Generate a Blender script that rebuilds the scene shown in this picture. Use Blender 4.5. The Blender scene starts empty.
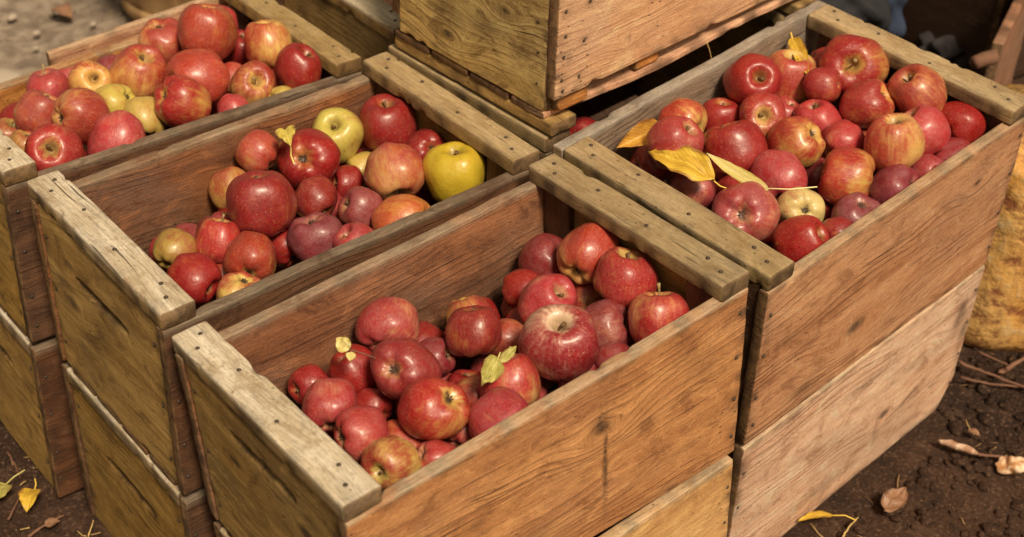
import bpy, bmesh, math, random
import numpy as np
from mathutils import Vector, Matrix, noise as mnoise
R = math.radians
scene = bpy.context.scene
col = scene.collection

# ------------------------------------------------------------------ camera
CAM = Vector((-0.43924, -0.72249, 0.89737))
PITCH, ROLL, YAW = R(37.3791), R(0.2934), R(38.2326)
F_PX, SHIFT = 1427.8, 47.34
fwd = Vector((math.sin(YAW)*math.cos(PITCH), math.cos(YAW)*math.cos(PITCH), -math.sin(PITCH)))
rgt = Vector((math.cos(YAW), -math.sin(YAW), 0)); up = rgt.cross(fwd)
r2 = rgt*math.cos(ROLL)+up*math.sin(ROLL); u2 = up*math.cos(ROLL)-rgt*math.sin(ROLL)
cam = bpy.data.cameras.new('camera'); camo = bpy.data.objects.new('camera', cam); col.objects.link(camo)
m = Matrix((r2, u2, -fwd)).transposed().to_4x4(); m.translation = CAM
camo.matrix_world = m
cam.sensor_width = 36; cam.lens = F_PX/1024*36; cam.shift_x = SHIFT/1024
cam.clip_start = .01; cam.clip_end = 500
cam.dof.use_dof = True; cam.dof.focus_distance = 1.58; cam.dof.aperture_fstop = 5.6
scene.camera = camo

# ------------------------------------------------------------------ light
SUN_TO = Vector((-.16, -.60, .86)).normalized()
elev = math.asin(SUN_TO.z); azim = math.atan2(SUN_TO.x, SUN_TO.y)
world = bpy.data.worlds.new('World'); scene.world = world; world.use_nodes = True
wn = world.node_tree; bg = wn.nodes['Background']
sky = wn.nodes.new('ShaderNodeTexSky'); sky.sky_type = 'NISHITA'; sky.sun_disc = False
sky.sun_elevation = elev; sky.sun_rotation = azim; sky.dust_density = 4; sky.ozone_density = .6
hs = wn.nodes.new('ShaderNodeHueSaturation'); hs.inputs['Saturation'].default_value = .25
mt = wn.nodes.new('ShaderNodeMix'); mt.data_type = 'RGBA'; mt.blend_type = 'MULTIPLY'; mt.inputs[0].default_value = 1
mt.inputs[7].default_value = (1, .83, .56, 1)
wn.links.new(sky.outputs[0], hs.inputs['Color']); wn.links.new(hs.outputs[0], mt.inputs[6]); wn.links.new(mt.outputs[2], bg.inputs[0])
bg.inputs[1].default_value = .023
sun = bpy.data.lights.new('sun', 'SUN'); sun.energy = 1.5; sun.angle = R(12); sun.color = (1, .84, .61)
suno = bpy.data.objects.new('sun', sun); col.objects.link(suno)
suno.rotation_euler = SUN_TO.to_track_quat('Z', 'Y').to_euler()
scene.view_settings.view_transform = 'Standard'; scene.view_settings.look = 'None'
scene.view_settings.gamma = 1; scene.view_settings.exposure = 1.42
scene.cycles.use_denoising = True
scene.cycles.max_bounces = 6; scene.cycles.diffuse_bounces = 4

# ------------------------------------------------------------------ helpers
def tag(o, label=None, cat=None, group=None, kind=None):
    if label: o['label'] = label
    if cat: o['category'] = cat
    if group: o['group'] = group
    if kind: o['kind'] = kind
    return o
def link(o, parent=None):
    col.objects.link(o)
    if parent is not None: o.parent = parent
    return o
def empty(name, mat):
    o = bpy.data.objects.new(name, None); o.empty_display_size = .05; col.objects.link(o); o.matrix_world = mat; return o
def mesh_obj(name, verts, faces, mat, parent=None, smooth=True):
    me = bpy.data.meshes.new(name); me.from_pydata([tuple(v) for v in verts], [], faces)
    if isinstance(mat, (list, tuple)):
        for x in mat: me.materials.append(x)
    else: me.materials.append(mat)
    if smooth: me.polygons.foreach_set('use_smooth', [True]*len(me.polygons))
    me.update()
    return link(bpy.data.objects.new(name, me), parent)
def n3(x, y, z): return mnoise.noise(Vector((x, y, z)))

class NT:
    def __init__(s, name):
        s.m = bpy.data.materials.new(name); s.m.use_nodes = True; s.t = s.m.node_tree
        s.b = s.t.nodes['Principled BSDF']
    def n(s, typ, **kw):
        nd = s.t.nodes.new('ShaderNode'+typ)
        for k, v in kw.items():
            if k[0] == '_': setattr(nd, k[1:], v)
        return nd
    def put(s, sock, v):
        if isinstance(v, bpy.types.NodeSocket): s.t.links.new(v, sock)
        elif v is not None:
            if isinstance(v, (tuple, list)) and len(v) == 3 and sock.type == 'RGBA': v = (*v, 1)
            sock.default_value = v
    def math(s, op, a, b=None, c=None, clamp=False):
        nd = s.n('Math', _operation=op, _use_clamp=clamp)
        for i, v in enumerate((a, b, c)): s.put(nd.inputs[i], v)
        return nd.outputs[0]
    def vmath(s, op, a, b=None):
        nd = s.n('VectorMath', _operation=op); s.put(nd.inputs[0], a)
        if op == 'SCALE': s.put(nd.inputs[3], b)
        elif b is not None: s.put(nd.inputs[1], b)
        return nd.outputs['Value'] if op in ('LENGTH', 'DOT_PRODUCT') else nd.outputs[0]
    def mix(s, f, a, b, bt='MIX'):
        nd = s.n('Mix', _data_type='RGBA', _blend_type=bt); s.put(nd.inputs[0], f); s.put(nd.inputs[6], a); s.put(nd.inputs[7], b)
        return nd.outputs[2]
    def noise(s, v, scale=1, detail=3, rough=.5, dist=0, out=0):
        nd = s.n('TexNoise'); s.put(nd.inputs['Vector'], v); nd.inputs['Scale'].default_value = scale
        nd.inputs['Detail'].default_value = detail; nd.inputs['Roughness'].default_value = rough; nd.inputs['Distortion'].default_value = dist
        return nd.outputs[out]
    def voro(s, v, scale, out='Distance', rand=1):
        nd = s.n('TexVoronoi'); s.put(nd.inputs['Vector'], v); nd.inputs['Scale'].default_value = scale; nd.inputs['Randomness'].default_value = rand
        return nd.outputs[out]
    def mr(s, v, a, b, c=0, d=1, smooth=True):
        nd = s.n('MapRange', _interpolation_type='SMOOTHSTEP' if smooth else 'LINEAR')
        s.put(nd.inputs[0], v)
        for i, q in zip((1, 2, 3, 4), (a, b, c, d)): s.put(nd.inputs[i], q)
        return nd.outputs[0]
    def attr(s, name, typ='GEOMETRY', out='Fac'):
        nd = s.n('Attribute', _attribute_name=name, _attribute_type=typ); return nd.outputs[out]
    def comb(s, x, y, z):
        nd = s.n('CombineXYZ'); s.put(nd.inputs[0], x); s.put(nd.inputs[1], y); s.put(nd.inputs[2], z); return nd.outputs[0]
    def sep(s, v):
        nd = s.n('SeparateXYZ'); s.put(nd.inputs[0], v); return nd.outputs
    def bump(s, h, strength, dist, normal=None):
        nd = s.n('Bump'); s.put(nd.inputs['Height'], h); nd.inputs['Strength'].default_value = strength; nd.inputs['Distance'].default_value = dist
        if normal is not None: s.put(nd.inputs['Normal'], normal)
        return nd.outputs[0]
    def bsdf(s, **kw):
        for k, v in kw.items(): s.put(s.b.inputs[k.replace('_', ' ')], v)
        return s.m

# ------------------------------------------------------------------ materials
def wood(name, light, mid, dark, grey=(.30, .26, .20), greyamt=.3, stain_shade=(.05, .028, .016), rough=.75, top=.0, topcol=(.42, .38, .31), ring=1.0, blotch=.5, smudge=.55):
    n = NT(name); hi = tuple(min(.85, q*1.3+.02) for q in light)
    g = n.attr('gc', out='Vector'); st = n.attr('stain_shade'); tp = n.attr('face_top')
    rnd = n.n('ObjectInfo').outputs['Random']
    w = n.noise(n.vmath('MULTIPLY', g, (3, 9, 9)), 1, 2, .5)
    x, y, z = n.sep(g)
    y2 = n.math('ADD', y, n.math('MULTIPLY', n.math('SUBTRACT', w, .5), .035))
    gv = n.comb(x, y2, z)
    broad = n.noise(n.vmath('MULTIPLY', gv, (2.2, 34, 34)), 1, 3, .55)
    fine = n.noise(n.vmath('MULTIPLY', gv, (34, 520, 520)), 1, 5, .7, .4)
    grit = n.noise(n.vmath('SCALE', g, 420), 1, 4, .7); saw = n.noise(n.vmath('MULTIPLY', g, (330, 26, 26)), 1, 2, .5, .8)
    ringp = n.math('SINE', n.math('ADD', n.math('MULTIPLY', y2, 560), n.math('MULTIPLY', w, 30)))
    rings = n.mr(ringp, .1, 1.0)
    rings = n.math('MULTIPLY', rings, n.mr(n.noise(n.vmath('MULTIPLY', gv, (5, 20, 20)), 1, 2), .38, .68))
    blot = n.noise(n.vmath('MULTIPLY', g, (14, 22, 22)), 1, 5, .62)
    big = n.noise(n.vmath('MULTIPLY', g, (5, 7, 7)), 1, 3, .55)
    c = n.mix(n.mr(broad, .3, .72), light, mid)
    c = n.mix(n.math('MULTIPLY', rings, .55*ring), c, dark)
    c = n.mix(n.math('MULTIPLY', n.mr(fine, .45, .78), .6), c, dark)
    c = n.mix(n.math('MULTIPLY', n.mr(big, .42, .7), greyamt), c, grey)
    c = n.mix(n.math('MULTIPLY', n.mr(blot, .56, .78), blotch), c, dark)
    smud = n.noise(n.vmath('MULTIPLY', g, (20, 34, 34)), 1, 7, .72, .6)
    c = n.mix(n.math('MULTIPLY', n.mr(smud, .50, .66), smudge), c, n.mix(.35, dark, mid))
    c = n.mix(n.math('MULTIPLY', n.mr(smud, .47, .34), .45), c, hi)
    crk = n.noise(n.vmath('MULTIPLY', gv, (7, 190, 190)), 1, 2, .5, .3)
    crk = n.math('MULTIPLY', n.mr(crk, .655, .70), n.mr(n.noise(n.vmath('MULTIPLY', g, (6, 12, 12)), 1, 2), .42, .6))
    c = n.mix(n.math('MULTIPLY', crk, .65), c, stain_shade)
    c = n.mix(n.math('MULTIPLY', n.mr(grit, .5, .68), .4), c, n.mix(1, c, (.45, .4, .38), 'MULTIPLY')); c = n.mix(n.math('MULTIPLY', n.mr(grit, .46, .32), .25), c, hi)
    # dirt pits and short scratches
    pits = n.mr(n.voro(n.vmath('MULTIPLY', g, (60, 110, 110)), 1), .05, .16, 1, 0)
    pits = n.math('MULTIPLY', pits, n.mr(n.noise(n.vmath('MULTIPLY', g, (9, 9, 9)), 1, 2), .45, .62))
    c = n.mix(n.math('MULTIPLY', pits, .75), c, stain_shade)
    wear = n.mr(n.noise(n.vmath('MULTIPLY', g, (34, 90, 90)), 1, 4, .7), .6, .74)
    c = n.mix(n.math('MULTIPLY', wear, .45), c, hi)
    sf = n.math('MULTIPLY', st, n.mr(n.noise(n.vmath('MULTIPLY', g, (50, 70, 70)), 1, 4, .65), .25, .6, .45, 1), clamp=True)
    c = n.mix(sf, c, stain_shade)
    if top:
        tf = n.math('MULTIPLY', tp, n.mr(n.noise(n.vmath('MULTIPLY', g, (10, 40, 40)), 1, 4, .6), .30, .62, top, top*.55))
        tc = n.mix(n.mr(fine, .35, .75), topcol, tuple(q*.42 for q in topcol))
        tc = n.mix(n.math('MULTIPLY', n.mr(n.noise(n.vmath('MULTIPLY', g, (130, 200, 200)), 1, 3, .7), .52, .66), .55), tc, tuple(q*.4 for q in topcol))
        tc = n.mix(n.math('MULTIPLY', n.mr(smud, .5, .64), .5), tc, mid)
        tc = n.mix(n.math('MULTIPLY', crk, .8), tc, stain_shade)
        c = n.mix(tf, c, tc)
    c = n.mix(n.math('MULTIPLY', n.attr('end_grain'), .85), c, n.mix(n.mr(smud, .4, .62), (.22, .125, .055), (.08, .042, .02)))
    hsv = n.n('HueSaturation'); n.put(hsv.inputs['Color'], c)
    n.put(hsv.inputs['Value'], n.mr(rnd, 0, 1, .86, 1.12, False)); n.put(hsv.inputs['Saturation'], n.mr(n.math('FRACT', n.math('MULTIPLY', rnd, 7.3)), 0, 1, .92, 1.06, False))
    h = n.math('ADD', n.math('MULTIPLY', fine, .8), n.math('MULTIPLY', rings, -.35)); h = n.math('ADD', h, n.math('MULTIPLY', grit, .35)); h = n.math('ADD', h, n.math('MULTIPLY', saw, .25))
    h = n.math('ADD', h, n.math('MULTIPLY', crk, -.7)); h = n.math('ADD', h, n.math('MULTIPLY', pits, -.9)); h = n.math('ADD', h, n.math('MULTIPLY', smud, .5)); h = n.math('ADD', h, n.math('MULTIPLY', blot, .8))
    h = n.math('ADD', h, n.math('MULTIPLY', sf, -.3))
    return n.bsdf(Base_Color=hsv.outputs[0], Roughness=n.mr(fine, .3, .7, rough-.08, rough+.1), Normal=n.bump(h, .85, .0018), Specular_IOR_Level=.3)
TSD = dict(top=.8, topcol=(.60, .47, .32))
W_SIDE = wood('wood_pinkish_board', (.76, .41, .235), (.56, .265, .14), (.15, .05, .022), grey=(.38, .22, .16), greyamt=.4, ring=.8, smudge=.6, **TSD)
W_SIDE2 = wood('wood_pale_board', (.84, .57, .42), (.66, .38, .25), (.20, .085, .045), grey=(.50, .33, .24), greyamt=.7, ring=.8, smudge=.75, **TSD)
W_SIDE3 = wood('wood_orange_board', (.66, .30, .095), (.46, .175, .048), (.15, .045, .015), grey=(.44, .22, .12), greyamt=.35, ring=.35, blotch=.6, smudge=.75, **TSD)
W_SHADE = wood('wood_shade_dark_board', (.17, .072, .032), (.09, .037, .018), (.05, .02, .012), grey=(.11, .065, .04), greyamt=.5, ring=.4, smudge=.8, top=.7, topcol=(.36, .29, .21))  # dark wood, its colour deepened to hold the shade of gaps and interiors
W_MID = wood('wood_brown_inner_board', (.36, .145, .06), (.21, .078, .034), (.08, .03, .016), grey=(.17, .12, .10), greyamt=.6, ring=.4, blotch=.8, smudge=.9, top=.7, topcol=(.50, .40, .28))  # dirty brown wood, darkened further for the shade inside the crates
W_END = wood('wood_olive_panel', (.54, .33, .10), (.36, .20, .05), (.09, .045, .014), grey=(.25, .17, .07), greyamt=.5, ring=.45, smudge=.8, blotch=.7)
W_TOP = wood('wood_grey_cleat', (.42, .28, .11), (.30, .18, .065), (.11, .06, .03), grey=(.36, .32, .25), greyamt=.5, top=.95, topcol=(.84, .73, .58), ring=.35)
W_TOP2 = wood('wood_tan_cleat', (.44, .30, .11), (.32, .19, .065), (.12, .065, .03), grey=(.33, .26, .16), greyamt=.5, top=.75, topcol=(.62, .455, .26), ring=.45)
W_RIM = wood('wood_grey_board', (.34, .24, .17), (.22, .14, .095), (.07, .045, .03), grey=(.30, .27, .24), greyamt=.7, ring=.7, top=.8, topcol=(.46, .41, .35))
n = NT('nail_iron'); NAIL = n.bsdf(Base_Color=n.mix(n.noise(n.n('TexCoord').outputs['Object'], 300), (.05, .035, .03), (.16, .11, .08)), Roughness=.6, Metallic=.5)
n = NT('nail_hole_dark'); HOLE = n.bsdf(Base_Color=(.03, .018, .012), Roughness=.9)

# ------------------------------------------------------------------ boards
seedc = [100]
def board(name, L, w, t, centre, ex, ey, mat, parent, nl=70, kw=26, knots=1, stains_shade=(), nails=(), warp=None, wav=.0012, chips=7, r=.0022, slot=None, ends=.0, topface=False, rim=False, seed=None):
    """A plank: canonical x along the grain, y across, z its thickness; swept rounded profile with worn edges."""
    if seed is None: seedc[0] += 1; seed = seedc[0]
    rg = random.Random(seed); so = (rg.uniform(0, 50), rg.uniform(0, 50), rg.uniform(0, 50))
    hw, ht = w/2, t/2; r = min(r, ht*.45)
    prof = []                                   # (y, z, corner?) loop
    def arc(cy, cz, a0):
        return [(cy+r*math.cos(a0+k*math.pi/8), cz+r*math.sin(a0+k*math.pi/8), 1) for k in range(5)]
    prof += arc(hw-r, ht-r, 0)
    for k in range(1, kw): prof.append((hw-r-(w-2*r)*k/kw, ht, 0))
    prof += arc(-hw+r, ht-r, math.pi/2)
    kt = 3
    for k in range(1, kt): prof.append((-hw, ht-r-(t-2*r)*k/kt, 0))
    prof += arc(-hw+r, -ht+r, math.pi)
    for k in range(1, kw): prof.append((-hw+r+(w-2*r)*k/kw, -ht, 0))
    prof += arc(hw-r, -ht+r, 1.5*math.pi)
    for k in range(1, kt): prof.append((hw, -ht+r+(t-2*r)*k/kt, 0))
    K = len(prof)
    b = min(.002, t*.12)
    xs = [0, b*.35, b] + [b+(L-2*b)*k/nl for k in range(1, nl)] + [L-b, L-b*.35, L]
    ins = [b, b*.3, 0] + [0]*(nl-1) + [0, b*.3, b]
    ch = [(rg.uniform(0, L), rg.choice([(1, 1), (-1, 1), (1, -1), (-1, -1)]), rg.uniform(.002, .009), rg.uniform(.0006, .0034)) for _ in range(chips)]
    kn = [(rg.uniform(.1, .9)*L, rg.uniform(-.7, .7)*hw, rg.uniform(.006, .014)) for _ in range(knots)] if isinstance(knots, int) else knots
    V = []; G = []; S = []; TF = []; EG = []
    for x, i_ in zip(xs, ins):
        wv = [n3(x*9+so[0], s_*5+so[1], 3.3)*wav + n3(x*40+so[0], s_*5, 7.7)*wav*.35 for s_ in (-1, 1)]
        bow = n3(x*3+so[2], 1.5, 2)*wav*.8
        for (y, z, c) in prof:
            yy = y + (wv[1] if y > 0 else wv[0])*abs(y)/hw
            zz = z + bow + n3(x*25+so[0], y*60+so[1], z*90)*.00035
            yy -= math.copysign(min(i_, abs(yy)), yy)*1; zz -= math.copysign(min(i_, abs(z)), z)*1
            for (cx, (sy, sz), cw, cd) in ch:
                if c and y*sy > 0 and z*sz > 0:
                    e = math.exp(-((x-cx)/cw)**2)
                    if e > .02: yy -= sy*cd*e; zz -= sz*cd*e*.8
            xx = x + (n3(y*50+so[1], z*60, 5+so[0])*.0012 if (x < b*1.1 or x > L-b*1.1) else 0)
            gy = y; stn_shd = 0
            for (kx, ky, kr) in kn:
                d = math.hypot((x-kx)*.55, y-ky); e = math.exp(-(d/(kr*2.2))**2)
                gy = gy*(1-e)+(ky+d*1.2)*e; stn_shd = max(stn_shd, .85*math.exp(-(d/(kr*.62))**4))
            for (sx, sy_, srx, sry, sa) in stains_shade:
                stn_shd = max(stn_shd, sa*math.exp(-((x-sx)/srx)**2-((y-sy_)/sry)**2))
            for (nx_, ny_, ns_) in nails:
                if z*ns_ > 0:
                    e_ = ((x-nx_)/.007)**2+((y-ny_)/.0045)**2
                    if e_ < 5: stn_shd = max(stn_shd, .62*math.exp(-e_))
            ed = min(hw-abs(y), x*.8, (L-x)*.8)
            if ed < .02: stn_shd = max(stn_shd, min(.75, max(0, n3(x*45+so[0], y*60, so[1])+.12)*1.5)*math.exp(-(ed/.009)**2))
            if slot and z > 0 and not c:
                s0, s1, sy0, sh, sd = slot
                dx = max(s0-x, 0, x-s1); dd = math.hypot(dx, y-sy0)
                us = min(1, max(0, (x-s0)/(s1-s0))); shh = sh*(.55+.45*math.sin(math.pi*(.12+.8*us)))*(1+.35*n3(x*60+so[0], 2, 2))
                f = min(1, max(0, (shh-dd)/.004)); zz -= sd*f; stn_shd = max(stn_shd, (.75+.4*n3(x*40, y*40, 4))*min(1, max(0, (shh+.004-dd)/.004)))  # slot also darkened by colour, for the shade in its recess
            p = (xx-L/2, yy, zz)
            if warp: p = warp(*p)
            V.append(p); G.append((x+so[0], gy+so[1], z+so[2])); S.append(stn_shd); TF.append(1.0 if ((z > ht-.004 and topface) or (rim and y > hw-r*1.01)) else 0.0); EG.append(1.0 if x < b*.9 or x > L-b*.9 else 0.0)
    F = []
    n_ = len(xs)
    for i in range(n_-1):
        for k in range(K):
            k2 = (k+1) % K
            F.append((i*K+k, (i+1)*K+k, (i+1)*K+k2, i*K+k2))
    F.append(tuple(range(K))); F.append(tuple((n_-1)*K+k for k in reversed(range(K))))
    nb = len(F)
    mi = [0]*nb
    for (nx, ny, side) in nails:
        nx += rg.uniform(-.002, .002); ny += rg.uniform(-.003, .003)
        for (rad, h, m_) in ((.0027, .0005, 2), (.0018, .0011, 1)):
            base = len(V); q = 10
            pts = [(nx-L/2+rad*math.cos(a*2*math.pi/q), ny+rad*math.sin(a*2*math.pi/q)) for a in range(q)]
            for (px_, py_) in pts:
                p = (px_, py_, side*(ht-.001)); V.append(warp(*p) if warp else p)
            for (px_, py_) in pts:
                p = (nx-L/2+(px_-nx+L/2)*.85, ny+(py_-ny)*.85, side*(ht+h)); V.append(warp(*p) if warp else p)
            G += [(0, 0, 0)]*(2*q); S += [0]*(2*q); TF += [0]*(2*q); EG += [0]*(2*q)
            for a in range(q):
                a2 = (a+1) % q; f = (base+a, base+a2, base+q+a2, base+q+a); F.append(f if side > 0 else f[::-1]); mi.append(m_)
            f = tuple(base+q+a for a in range(q)); F.append(f if side > 0 else f[::-1]); mi.append(m_)
    o = mesh_obj(name, V, F, [mat, NAIL, HOLE], parent)
    me = o.data
    me.polygons.foreach_set('material_index', mi)
    a = me.attributes.new('gc', 'FLOAT_VECTOR', 'POINT'); a.data.foreach_set('vector', np.array(G, dtype=np.float32).ravel())
    a = me.attributes.new('stain_shade', 'FLOAT', 'POINT'); a.data.foreach_set('value', np.array(S, dtype=np.float32))
    a = me.attributes.new('face_top', 'FLOAT', 'POINT'); a.data.foreach_set('value', np.array(TF, dtype=np.float32))
    a = me.attributes.new('end_grain', 'FLOAT', 'POINT'); a.data.foreach_set('value', np.array(EG, dtype=np.float32))
    ex = Vector(ex); ey = Vector(ey); ez = ex.cross(ey)
    mm = Matrix((ex, ey, ez)).transposed().to_4x4(); mm.translation = Vector(centre)
    o.matrix_local = mm
    return o
X, Y, Z = Vector((1, 0, 0)), Vector((0, 1, 0)), Vector((0, 0, 1))
CT, CW = .0213, .040     # cleat thickness and width
def crate_matrix(x, y, z, yaw, tx, ty):
    return Matrix.Translation((x, y, z)) @ Matrix.Rotation(R(yaw), 4, 'Z') @ Matrix.Rotation(R(tx), 4, 'X') @ Matrix.Rotation(R(ty), 4, 'Y')
def crate(q, label, level=0, near=W_SIDE, far=W_SHADE, end=W_END, cl=W_TOP, cl2=W_TOP2, name='wooden_crate', group='stacked wooden apple crates',
          near_kw={}, cleat_on_sides=True, gap=.009, slot=(-.085,), slots=True, posts=True, bottom_runner=0, far_kw={}, cwl=.040, cwr=.040, topgap=0.0, far_out=False):
    x, y, z, yaw, tx, ty, L, W, H = q
    fm = crate_matrix(x, y, z, yaw, tx, ty) @ Matrix.Translation((0, 0, -H*level))
    root = empty(name, fm @ Matrix.Translation((L/2, W/2, -H)))
    tag(root, label, 'crate', group)
    off = Vector((L/2, W/2, -H))
    def P(a, b, c): return Vector((a, b, c))-off
    ST = .014
    rs = random.Random(int(x*991+y*517)+level*7)
    top = -CT-.0006 if cleat_on_sides else -.003
    bot = -H+gap
    hh = top-bot
    cy = W if cleat_on_sides else W-2*ST-.003
    for (yy, s, mt_, kw_) in ((ST/2, -1, near, near_kw), (W-ST/2, 1, far, far_kw)):
        if s > 0 and far_out:
            t_ = -.002; board('side_board', L+.004, t_-bot, .016, P(L/2, W+.009, (t_+bot)/2), X, Z, far, root, nl=120, kw=30, knots=1, wav=.002, chips=14, rim=True, **far_kw); continue
        if s > 0 and topgap:
            t_ = top-topgap
            up_ = lambda x, y, z: (x, y+(x+L/2)*.055, z)
            board('side_board', L, .045, ST, P(L/2, yy, t_-.0225), X, Z, W_SIDE3, root, nl=90, kw=10, knots=1, rim=True, nails=[(.06, 0, 1), (.3, .005, 1)], warp=up_)
            board('side_board', L, t_-.048-bot, ST, P(L/2, yy, (t_-.048+bot)/2), X, Z, far, root, nl=60, kw=16, knots=1, warp=up_); continue
        d = dict(nl=90, kw=30, knots=2, rim=True, nails=[(.009, v, 1) for v in (-.09, -.045, .02, .08)]+[(L-.009, v, 1) for v in (-.085, -.03, .03, .09)])
        if s > 0: d['nails'] = []
        d.update(kw_)
        # near face looks to -Y: x along X, y = Z -> z = X x Z = -Y
        board('side_board', L, hh, ST, P(L/2, yy, (top+bot)/2), X, Z, mt_, root, **d)
    for (xx, s) in ((.0115, -1), (L-.0115, 1)):
        # outer face looks to -X: x along -Y, y = Z -> z = -Y x Z = -X
        ww = W-2*ST-.0015
        ex = -Y if s < 0 else Y
        sl = None
        if slots and s < 0:
            sl = (W/2-ST-.052, W/2-ST+.052, slot[0]-(top+bot)/2, .0080, .010)
        board('end_panel', ww, hh, .018, P(xx, W/2, (top+bot)/2), ex, Z, end, root, nl=80 if sl else 40, kw=90 if sl else 24, knots=2 if sl else 1, slot=sl,
              stains_shade=[(rs.uniform(.02, .25), rs.uniform(-.11, .11), rs.uniform(.01, .05), rs.uniform(.004, .014), rs.uniform(.2, .42)) for _ in range(9)],
              nails=[(.012, v, 1) for v in (-.08, 0, .08)]+[(ww-.012, v, 1) for v in (-.08, 0, .08)])
    for (xx, c_, mt_) in ((cwl/2, cwl, cl), (L-cwr/2, cwr, cl2)):
        board('cleat', cy, c_, CT, P(xx, W/2, -CT/2), Y, -X, mt_, root, nl=90, kw=14, knots=0, wav=.0010, chips=8, r=.0026, topface=True,
              nails=[(.02, .004, 1), (.045, -.006, 1), (cy*.42, .005, 1), (cy*.7, -.005, 1), (cy-.035, .006, 1), (cy-.018, -.007, 1)])
    if posts:
        for xx in (.0215+.005, L-.0215-.005):
            for yy in (ST+.0235, W-ST-.0235):
                board('corner_post', hh-.012, .044, .009, P(xx, yy, (top+bot)/2), Z, Y if xx < L/2 else -Y, W_SHADE, root, nl=16, kw=6, knots=0, chips=3)
    nsl = 4; sw = (W-.05)/nsl
    for k in range(nsl):
        board('bottom_slat', L-.006, sw-.006, .008, P(L/2, .025+sw*(k+.5), -H+.0045+(0 if gap < .012 else .0)), X, Y, W_SHADE, root, nl=20, kw=5, knots=0, chips=3)
    return root, fm
# ------------------------------------------------------------------ crates
QF = (0, 0, 0, 0, -2.2512, -2.1124, .5, .3041, .2622)          # front crate
QM = (.001, .3217, .0027, 1.2432, .7331, 1.0648, .5031, .299, .2665)
QL = (-.0146, .6644, -.0018, .8592, -.0056, 2.7425, .5006, .2995, .2591)
QR = (.5339, -.0002, -.0064, 3.0777, 1.6115, -3.0359, .4878, .3094, .2606)
def crack(x, y, z):
    if y < -.06: y += .013*min(1, (-.06-y)/.04)*min(1, max(0, (.235-x)/.25))
    if z > 0:
        cx = .053+.004*math.sin(y*70)+.0015*math.sin(y*260)
        if -.055 < y < .075: z -= .0035*max(0, 1-abs(x-cx)/.0016)
    return x, y, z
W_GOLD = wood('wood_golden_board', (.76, .42, .15), (.56, .27, .08), (.2, .07, .02), grey=(.5, .3, .12), greyamt=.3, ring=.3, smudge=.6, **TSD)
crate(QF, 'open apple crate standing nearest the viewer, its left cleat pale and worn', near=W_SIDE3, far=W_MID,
      near_kw=dict(nl=260, kw=60, knots=[(.30, .045, .012), (.12, -.03, .006)], warp=crack,
                   stains_shade=[(.303, .0, .003, .06, 1.), (.296, .052, .010, .012, .9), (.14, .02, .012, .006, .5), (.42, -.06, .02, .006, .4), (.20, -.05, .03, .02, .35), (.44, .05, .02, .02, .3), (.07, .04, .02, .012, .4)]),
      far_kw=dict(stains_shade=[(.26, .02, .05, .03, .45), (.38, .0, .06, .08, .5)]), cl=W_TOP, cl2=W_TOP2, slot=(-.068,))  # far board marks paint interior shade onto the back wall
crate(QF, 'lower crate with a golden side board under the nearest open apple crate', level=1, near=W_GOLD, cleat_on_sides=False, gap=.001)
crate(QM, 'open apple crate with a carved handle slot, middle of the left column', near=W_SHADE, far=W_MID, slot=(-.086,),  # near side takes the shade-darkened wood for its gap
      far_kw=dict(stains_shade=[(.2, .0, .09, .05, .4), (.36, -.03, .06, .06, .5)]))  # these marks darken the far board in place of interior shade
crate(QM, 'lower crate with a long handle slot, under the middle crate of the left column', level=1, near=W_SHADE, cleat_on_sides=False, gap=.001, slot=(-.098,))
crate(QL, 'open apple crate at the far left end of the left column', near=W_SHADE, far=W_SHADE, topgap=.040)
crate(QL, 'lower crate touching the ground at the left edge beside yellow leaves', level=1, near=W_SHADE, cleat_on_sides=False, gap=.001)
crate(QR, 'open apple crate on the right with long leaves on its apples', near=W_SIDE, far=W_RIM, end=W_SHADE, far_out=True, gap=.0015, cl=W_TOP2, cl2=W_TOP2,  # end panels in wood darkened for the shade between crates
      near_kw=dict(nl=140, kw=50, knots=[(.19, -.045, .016), (.40, .06, .008)], stains_shade=[(.05, .02, .02, .004, .6), (.1, -.09, .03, .01, .6)]))
def clipped(x, y, z):
    # the lower right corner of this board is broken off
    L_ = QR[6]; X0 = x+L_/2
    if X0 > .455:
        lim = -.128 + (X0-.462)/.026*.058 if X0 > .462 else -.2
        lim += n3(x*90, 0, 3)*.003
        if y < lim: y = lim + (y-lim)*.02
    return x, y, z
crate(QR, 'lower crate with a pale broad board broken at one corner, under the right crate', level=1, near=W_SIDE2, end=W_SHADE, cleat_on_sides=False, gap=.001,
      near_kw=dict(nl=140, kw=50, warp=clipped, knots=[(.31, -.03, .012), (.46, .055, .011)], stains_shade=[(.25, .07, .05, .010, .35), (.18, -.085, .06, .012, .45), (.36, .03, .03, .008, .3), (.455, .06, .012, .03, .8), (.475, .02, .010, .03, .7), (.30, -.055, .006, .03, .35), (.06, -.03, .04, .006, .3)]))
# the crates behind: one filled crate that carries the raised one, and its neighbour further back
QB = (.5215, .342, -.003, 3.0, 0, 0, .5, .3, .262)
crate(QB, 'apple crate almost hidden under the raised crate, a few apples showing in its gap', near=W_SHADE, far=W_SHADE, cl=W_TOP2, posts=False)
QK = (.535, .668, .0, .5, 0, 0, .5, .3, .262)
crate(QK, 'empty looking crate with a pale cleat at the top edge behind the raised crate', near=W_SHADE, far=W_SHADE, cl=W_TOP, end=W_END, slots=False)
W_ENDY = wood('wood_yellowish_scarred_panel', (.74, .52, .17), (.54, .34, .09), (.13, .065, .02), grey=(.34, .25, .11), greyamt=.5, ring=.35, smudge=.95, blotch=.9)
W_PINK = wood('wood_bright_pinkish_board', (.80, .48, .27), (.62, .32, .165), (.22, .085, .045), grey=(.5, .33, .25), greyamt=.4, ring=.7, smudge=.4)
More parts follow.
